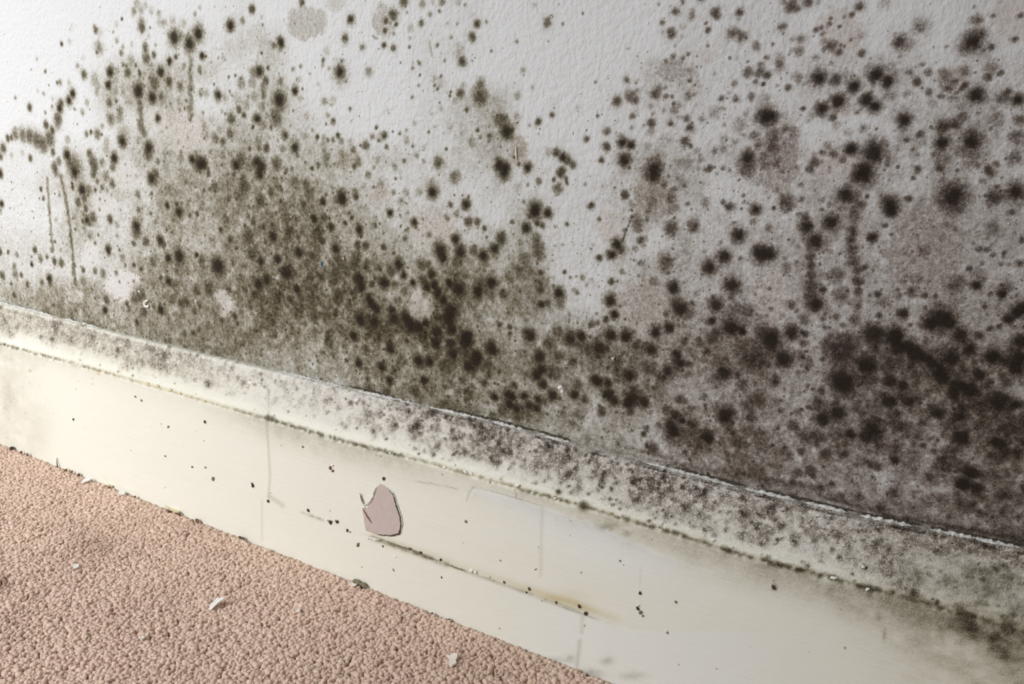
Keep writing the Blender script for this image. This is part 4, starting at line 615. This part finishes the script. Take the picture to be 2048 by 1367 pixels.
GOLD = [(197, 746, 5), (295, 768, 5), (315, 772, 4), (340, 780, 5), (360, 786, 4), (410, 802, 4), (500, 765, 4), (520, 770, 4), (712, 800, 5), (780, 905, 3), (942, 946, 4), (1034, 970, 4), (1065, 985, 3), (1110, 996, 3), (1425, 1080, 3), (1462, 1093, 3), (1668, 1155, 5), (1735, 1178, 4), (815, 918, 4), (890, 934, 4), (930, 943, 4), (1240, 1030, 3)]
for k, (x, y, r) in enumerate(GOLD):
    p = px_plane(x, y, 1, -.0172); rw = r*np.linalg.norm(px_plane(x, y+1, 1, -.0172)-p)
    if y > np.interp(x, [t[0] for t in mid_pts], [t[1] for t in mid_pts])-14: yy = -.0176
    else: yy = -.0128
    p = px_plane(x, y, 1, yy)
    lump('paint_blister', p, rw, M_FLAKE_Y if k < 6 else M_FLAKE, bb, 600+k, (1.4, .5, .7))

# bits clinging to the wall
def curl(name, pts, y0, w, mat, parent, seed, lift):
    P = [px_plane(x, y, 1, y0) for x, y in pts]; fr_ = []
    for i, p in enumerate(P):
        t = P[min(i+1, len(P)-1)]-P[max(i-1, 0)]; t = t/np.linalg.norm(t); fr_.append((p, np.array([-t[2], 0, t[0]]), (0, -1, 0)))
    return strip(name, fr_, w, lift, mat, parent, seed, ny=4)
YW = -.0014
curl('paint_curl', [(297, 600), (292, 602), (289, 607), (290, 612), (295, 613), (298, 611)], YW, .0010, M_FLAKE, wall, 701, .0016)['label'] = 'small pale crescent of lifting paint'
curl('paint_curl', [(391, 598), (392, 602), (390, 607)], YW, .0009, M_FLAKE, wall, 702, .0012)
curl('paint_curl', [(275, 581), (279, 582), (281, 585)], YW, .0007, M_FLAKE, wall, 703, .0012)
curl('paint_curl', [(1229, 713), (1226, 716), (1228, 722)], YW, .0008, M_FLAKE, wall, 704, .0014)
curl('paint_curl', [(1031, 290), (1032, 310), (1033, 322)], YW, .0006, M_FLAKE_P, wall, 705, .0008)
for k, (x, y, r, m) in enumerate([(687, 517, 3, M_FLAKE), (1144, 265, 3.4, M_FLAKE), (1103, 33, 2.4, M_FLAKE), (1864, 93, 3, M_FLAKE), (787, 291, 2, M_FLAKE), (1120, 775, 6, M_FLAKE), (1124, 783, 5, M_FLAKE), (582, 433, 2, M_FLAKE), (619, 428, 2, M_FLAKE), (2017, 447, 2, M_FLAKE), (372, 547, 2, M_FLAKE_Y)]):
    p = px_plane(x, y, 1, YW+.0004); rw = r*np.linalg.norm(px_plane(x, y+1, 1, YW)-p*0-px_plane(x, y, 1, YW))
    lump('paint_fleck', p, rw, m, wall, 720+k, (.8, .5, 1))
p = px_plane(643, 527, 1, YW+.0005); o = lump('blue_fleck', p, .0016, M_BLUE, wall, 740, (.8, .3, 1.3)); o['label'] = 'tiny blue green fleck'

# ------------------------------------------------------------------ loose things on the carpet
def flake(name, pts, z0, curl_h, thick, mat, label, axis=0, tilt=(0, 0)):
    P = np.array([px_plane(x, y, 2, z0) for x, y in pts]); c = P.mean(0); Q = P-c
    far = max(np.abs(Q[:, axis]).max(), 1e-5); n = len(P)
    zed = lambda q: curl_h*(q[axis]/far)**2 + tilt[0]*q[0] + tilt[1]*q[1]
    top = []; mids = []
    for q in Q: top.append((q[0], q[1], zed(q)+thick))
    for q in Q*.5: mids.append((q[0], q[1], zed(q)+thick))
    bot = [(v[0], v[1], v[2]-thick) for v in top]; botm = [(v[0], v[1], v[2]-thick) for v in mids]
    vs = top+mids+[(0, 0, thick)]+bot+botm+[(0, 0, 0)]
    o2 = 2*n+1; fs = []
    for i in range(n):
        j = (i+1) % n
        fs += [(i, j, n+j, n+i), (n+i, n+j, 2*n), (o2+j, o2+i, o2+n+i, o2+n+j), (o2+n+j, o2+n+i, o2+2*n), (j, i, o2+i, o2+j)]
    lo = min(v[2] for v in vs); vs = [(v[0], v[1], v[2]-lo) for v in vs]
    o = mesh_obj(name, vs, fs, mat, None, False); o.location = (c[0], c[1], z0)
    bm = bmesh.new(); bm.from_mesh(o.data); bmesh.ops.recalc_face_normals(bm, faces=bm.faces); bm.to_mesh(o.data); bm.free()
    tag(o, label, 'paint flake', 'paint flakes shed on the carpet')
    return o
FT = 0.0008
flake('paint_flake', [(419, 1215), (423, 1209), (428, 1207), (433, 1203), (440, 1204), (451, 1206), (446, 1209), (437, 1212), (430, 1216), (423, 1221), (419, 1220)], FT, .0006, .0007, M_FLAKE, 'largest white curled paint flake lying on the open carpet', 0, (.22, .30))
flake('paint_flake', [(145, 1132), (150, 1130), (157, 1129), (158, 1134), (154, 1138), (150, 1139), (147, 1135)], FT, .0008, .0009, M_FLAKE, 'small white lump of paint on the dark smudge of the carpet', 0)
flake('paint_flake', [(894, 1313), (900, 1314), (907, 1311), (915, 1313), (914, 1319), (911, 1322), (913, 1328), (905, 1332), (897, 1330), (898, 1323), (898, 1319)], FT, .0006, .0012, M_FLAKE_P, 'cream T shaped paint chip on the carpet nearest the bottom edge', 1, (0, .15))
flake('paint_flake', [(161, 966), (167, 961), (173, 959), (182, 962), (176, 964), (168, 966)], FT, .0008, .0007, M_FLAKE, 'thin white paint sliver on the carpet furthest from the bare chip', 0, (0, .1))
flake('paint_flake', [(236, 985), (243, 983), (250, 985), (249, 990), (240, 990)], FT, .0006, .0009, M_FLAKE, 'small white paint crumb touching the foot of the board right of the thin sliver', 0)
flake('paint_flake', [(328, 1011), (336, 1013), (345, 1017), (356, 1021), (360, 1027), (350, 1026), (338, 1020)], FT, .0010, .0010, M_FLAKE_Y, 'yellowed paint strip lying against the foot of the skirting board', 0, (0, -.1))
flake('paint_flake', [(697, 1168), (703, 1165), (708, 1168), (714, 1170), (711, 1174), (703, 1173)], FT, .0010, .0009, M_FLAKE_P, 'pale paint flake beside the dark hole at the foot of the board', 0)
flake('paint_flake', [(590, 1219), (600, 1218), (600, 1225), (592, 1224)], FT, .0006, .0008, M_FLAKE_P, 'pinkish paint crumb on the carpet right of the largest curled flake', 0)
flake('paint_flake', [(814, 1237), (817, 1230), (821, 1226), (819, 1233)], FT, .0005, .0006, M_FLAKE, 'tiny white splinter of paint on the carpet near the board below the bare chip', 0)
flake('paint_flake', [(250, 1090), (252, 1085), (256, 1084), (254, 1089)], FT, .0004, .0006, M_FLAKE_P, 'tiny pale paint speck on the carpet right of the brown smudge', 0)
flake('paint_flake', [(277, 1276), (285, 1272), (290, 1276), (283, 1281)], FT, .0004, .0008, M_FLAKE_P, 'faint beige paint crumb sunk in the carpet below the largest curled flake', 0)
flake('paint_flake', [(216, 971), (219, 965), (224, 966), (229, 972), (222, 975)], FT, .0004, .0012, M_FLAKE_Y, 'cream paint lump wedged where carpet meets board above the small white crumb', 0)
CR = [(402, 1040, 4.6, M_BROWN, 'largest brown crumb wedged between the carpet and the skirting board'), (25, 898, 4, M_DIRT, 'dark crumb at the far left end of the carpet edge'), (44, 905, 3, M_BROWN, 'second brown crumb from the far left end of the carpet edge'),
      (57, 910, 3.2, M_BROWN, 'third brown crumb from the far left end of the carpet edge'), (133, 940, 3, M_BROWN, 'brown crumb at the carpet edge just right of the thin dark twig'), (146, 944, 3, M_BROWN, 'brown crumb at the carpet edge above the thin white sliver, left of two'), (158, 950, 3.4, M_BROWN, 'brown crumb at the carpet edge above the thin white sliver, right of two'),
      (226, 972, 3, M_BROWN, 'brown crumb at the carpet edge beside the cream paint lump'), (276, 992, 3, M_BROWN, 'brown crumb at the carpet edge between the white crumb and yellowed strip'), (335, 1022, 3.4, M_DIRT_O, 'olive brown crumb at the left end of the yellowed paint strip'), (358, 1029, 4, M_BROWN, 'brown crumb at the right end of the yellowed paint strip'),
      (905, 1234, 2.6, M_DIRT, 'dark crumb at the carpet edge right of the white splinter'), (867, 1224, 2.2, M_DIRT, 'small dark crumb at the carpet edge just above right of the white splinter')]
for k, (x, y, r, m, lab) in enumerate(CR):
    p = px_plane(x, y, 2, .0004); p[1] = min(p[1], -.0212); rw = r*np.linalg.norm(px_plane(x, y+1, 1, p[1])-px_plane(x, y, 1, p[1]))
    tag(lump('dirt_crumb', (p[0], p[1], rw*.7), rw, m, None, 800+k, (1.1, .8, .9)), lab, 'crumb', 'crumbs of dirt along the carpet edge')
for k, (pts, lab) in enumerate([([(482, 1071), (488, 1072), (495, 1076)], 'dark thread of dirt in the carpet edge left of the trickle mark'), ([(703, 1162), (715, 1161), (722, 1163), (730, 1164), (737, 1168), (744, 1169)], 'dark ragged clump of dirt in the hole at the foot of the board')]):
    P = px_plane(*zip(*pts), 2, .0008); fr_ = []
    xi = np.linspace(0, len(P)-1, 12)
    PP = np.stack([np.interp(xi, range(len(P)), P[:, a]) for a in range(3)], -1)
    PP[:, 1] = np.minimum(PP[:, 1], -.0205)
    o = strip('dirt_clump', [(p, (0, 1, 0), (0, 0, 1)) for p in PP], .0016 if k else .0010, .0022 if k else .0012, M_DIRT_O if k else M_DIRT, None, 830+k)
    tag(o, lab, 'dirt')
# thin twig leaning on the board
a = px_plane(118, 933, 2, 0.); a[1] = -.0205; b = px_plane(114, 915, 1, -.0187)
d = b-a; L = np.linalg.norm(d); d /= L; s1 = np.cross(d, [0, 1, 0]); s1 /= np.linalg.norm(s1); s2 = np.cross(d, s1)
vs = []; fs = []
for i in range(5):
    f = i/4; r = .00062*(1-.6*f); c = a+d*L*f + s1*.0006*math.sin(f*3)
    for j in range(6): vs.append(tuple(c+s1*r*math.cos(j*math.pi/3)+s2*r*math.sin(j*math.pi/3)))
for i in range(4):
    for j in range(6): fs.append((i*6+j, i*6+(j+1) % 6, (i+1)*6+(j+1) % 6, (i+1)*6+j))
fs += [tuple(range(5, -1, -1)), tuple(range(24, 30))]
tag(mesh_obj('twig', vs, fs, M_DIRT), 'thin dark twig leaning against the foot of the skirting board', 'twig')
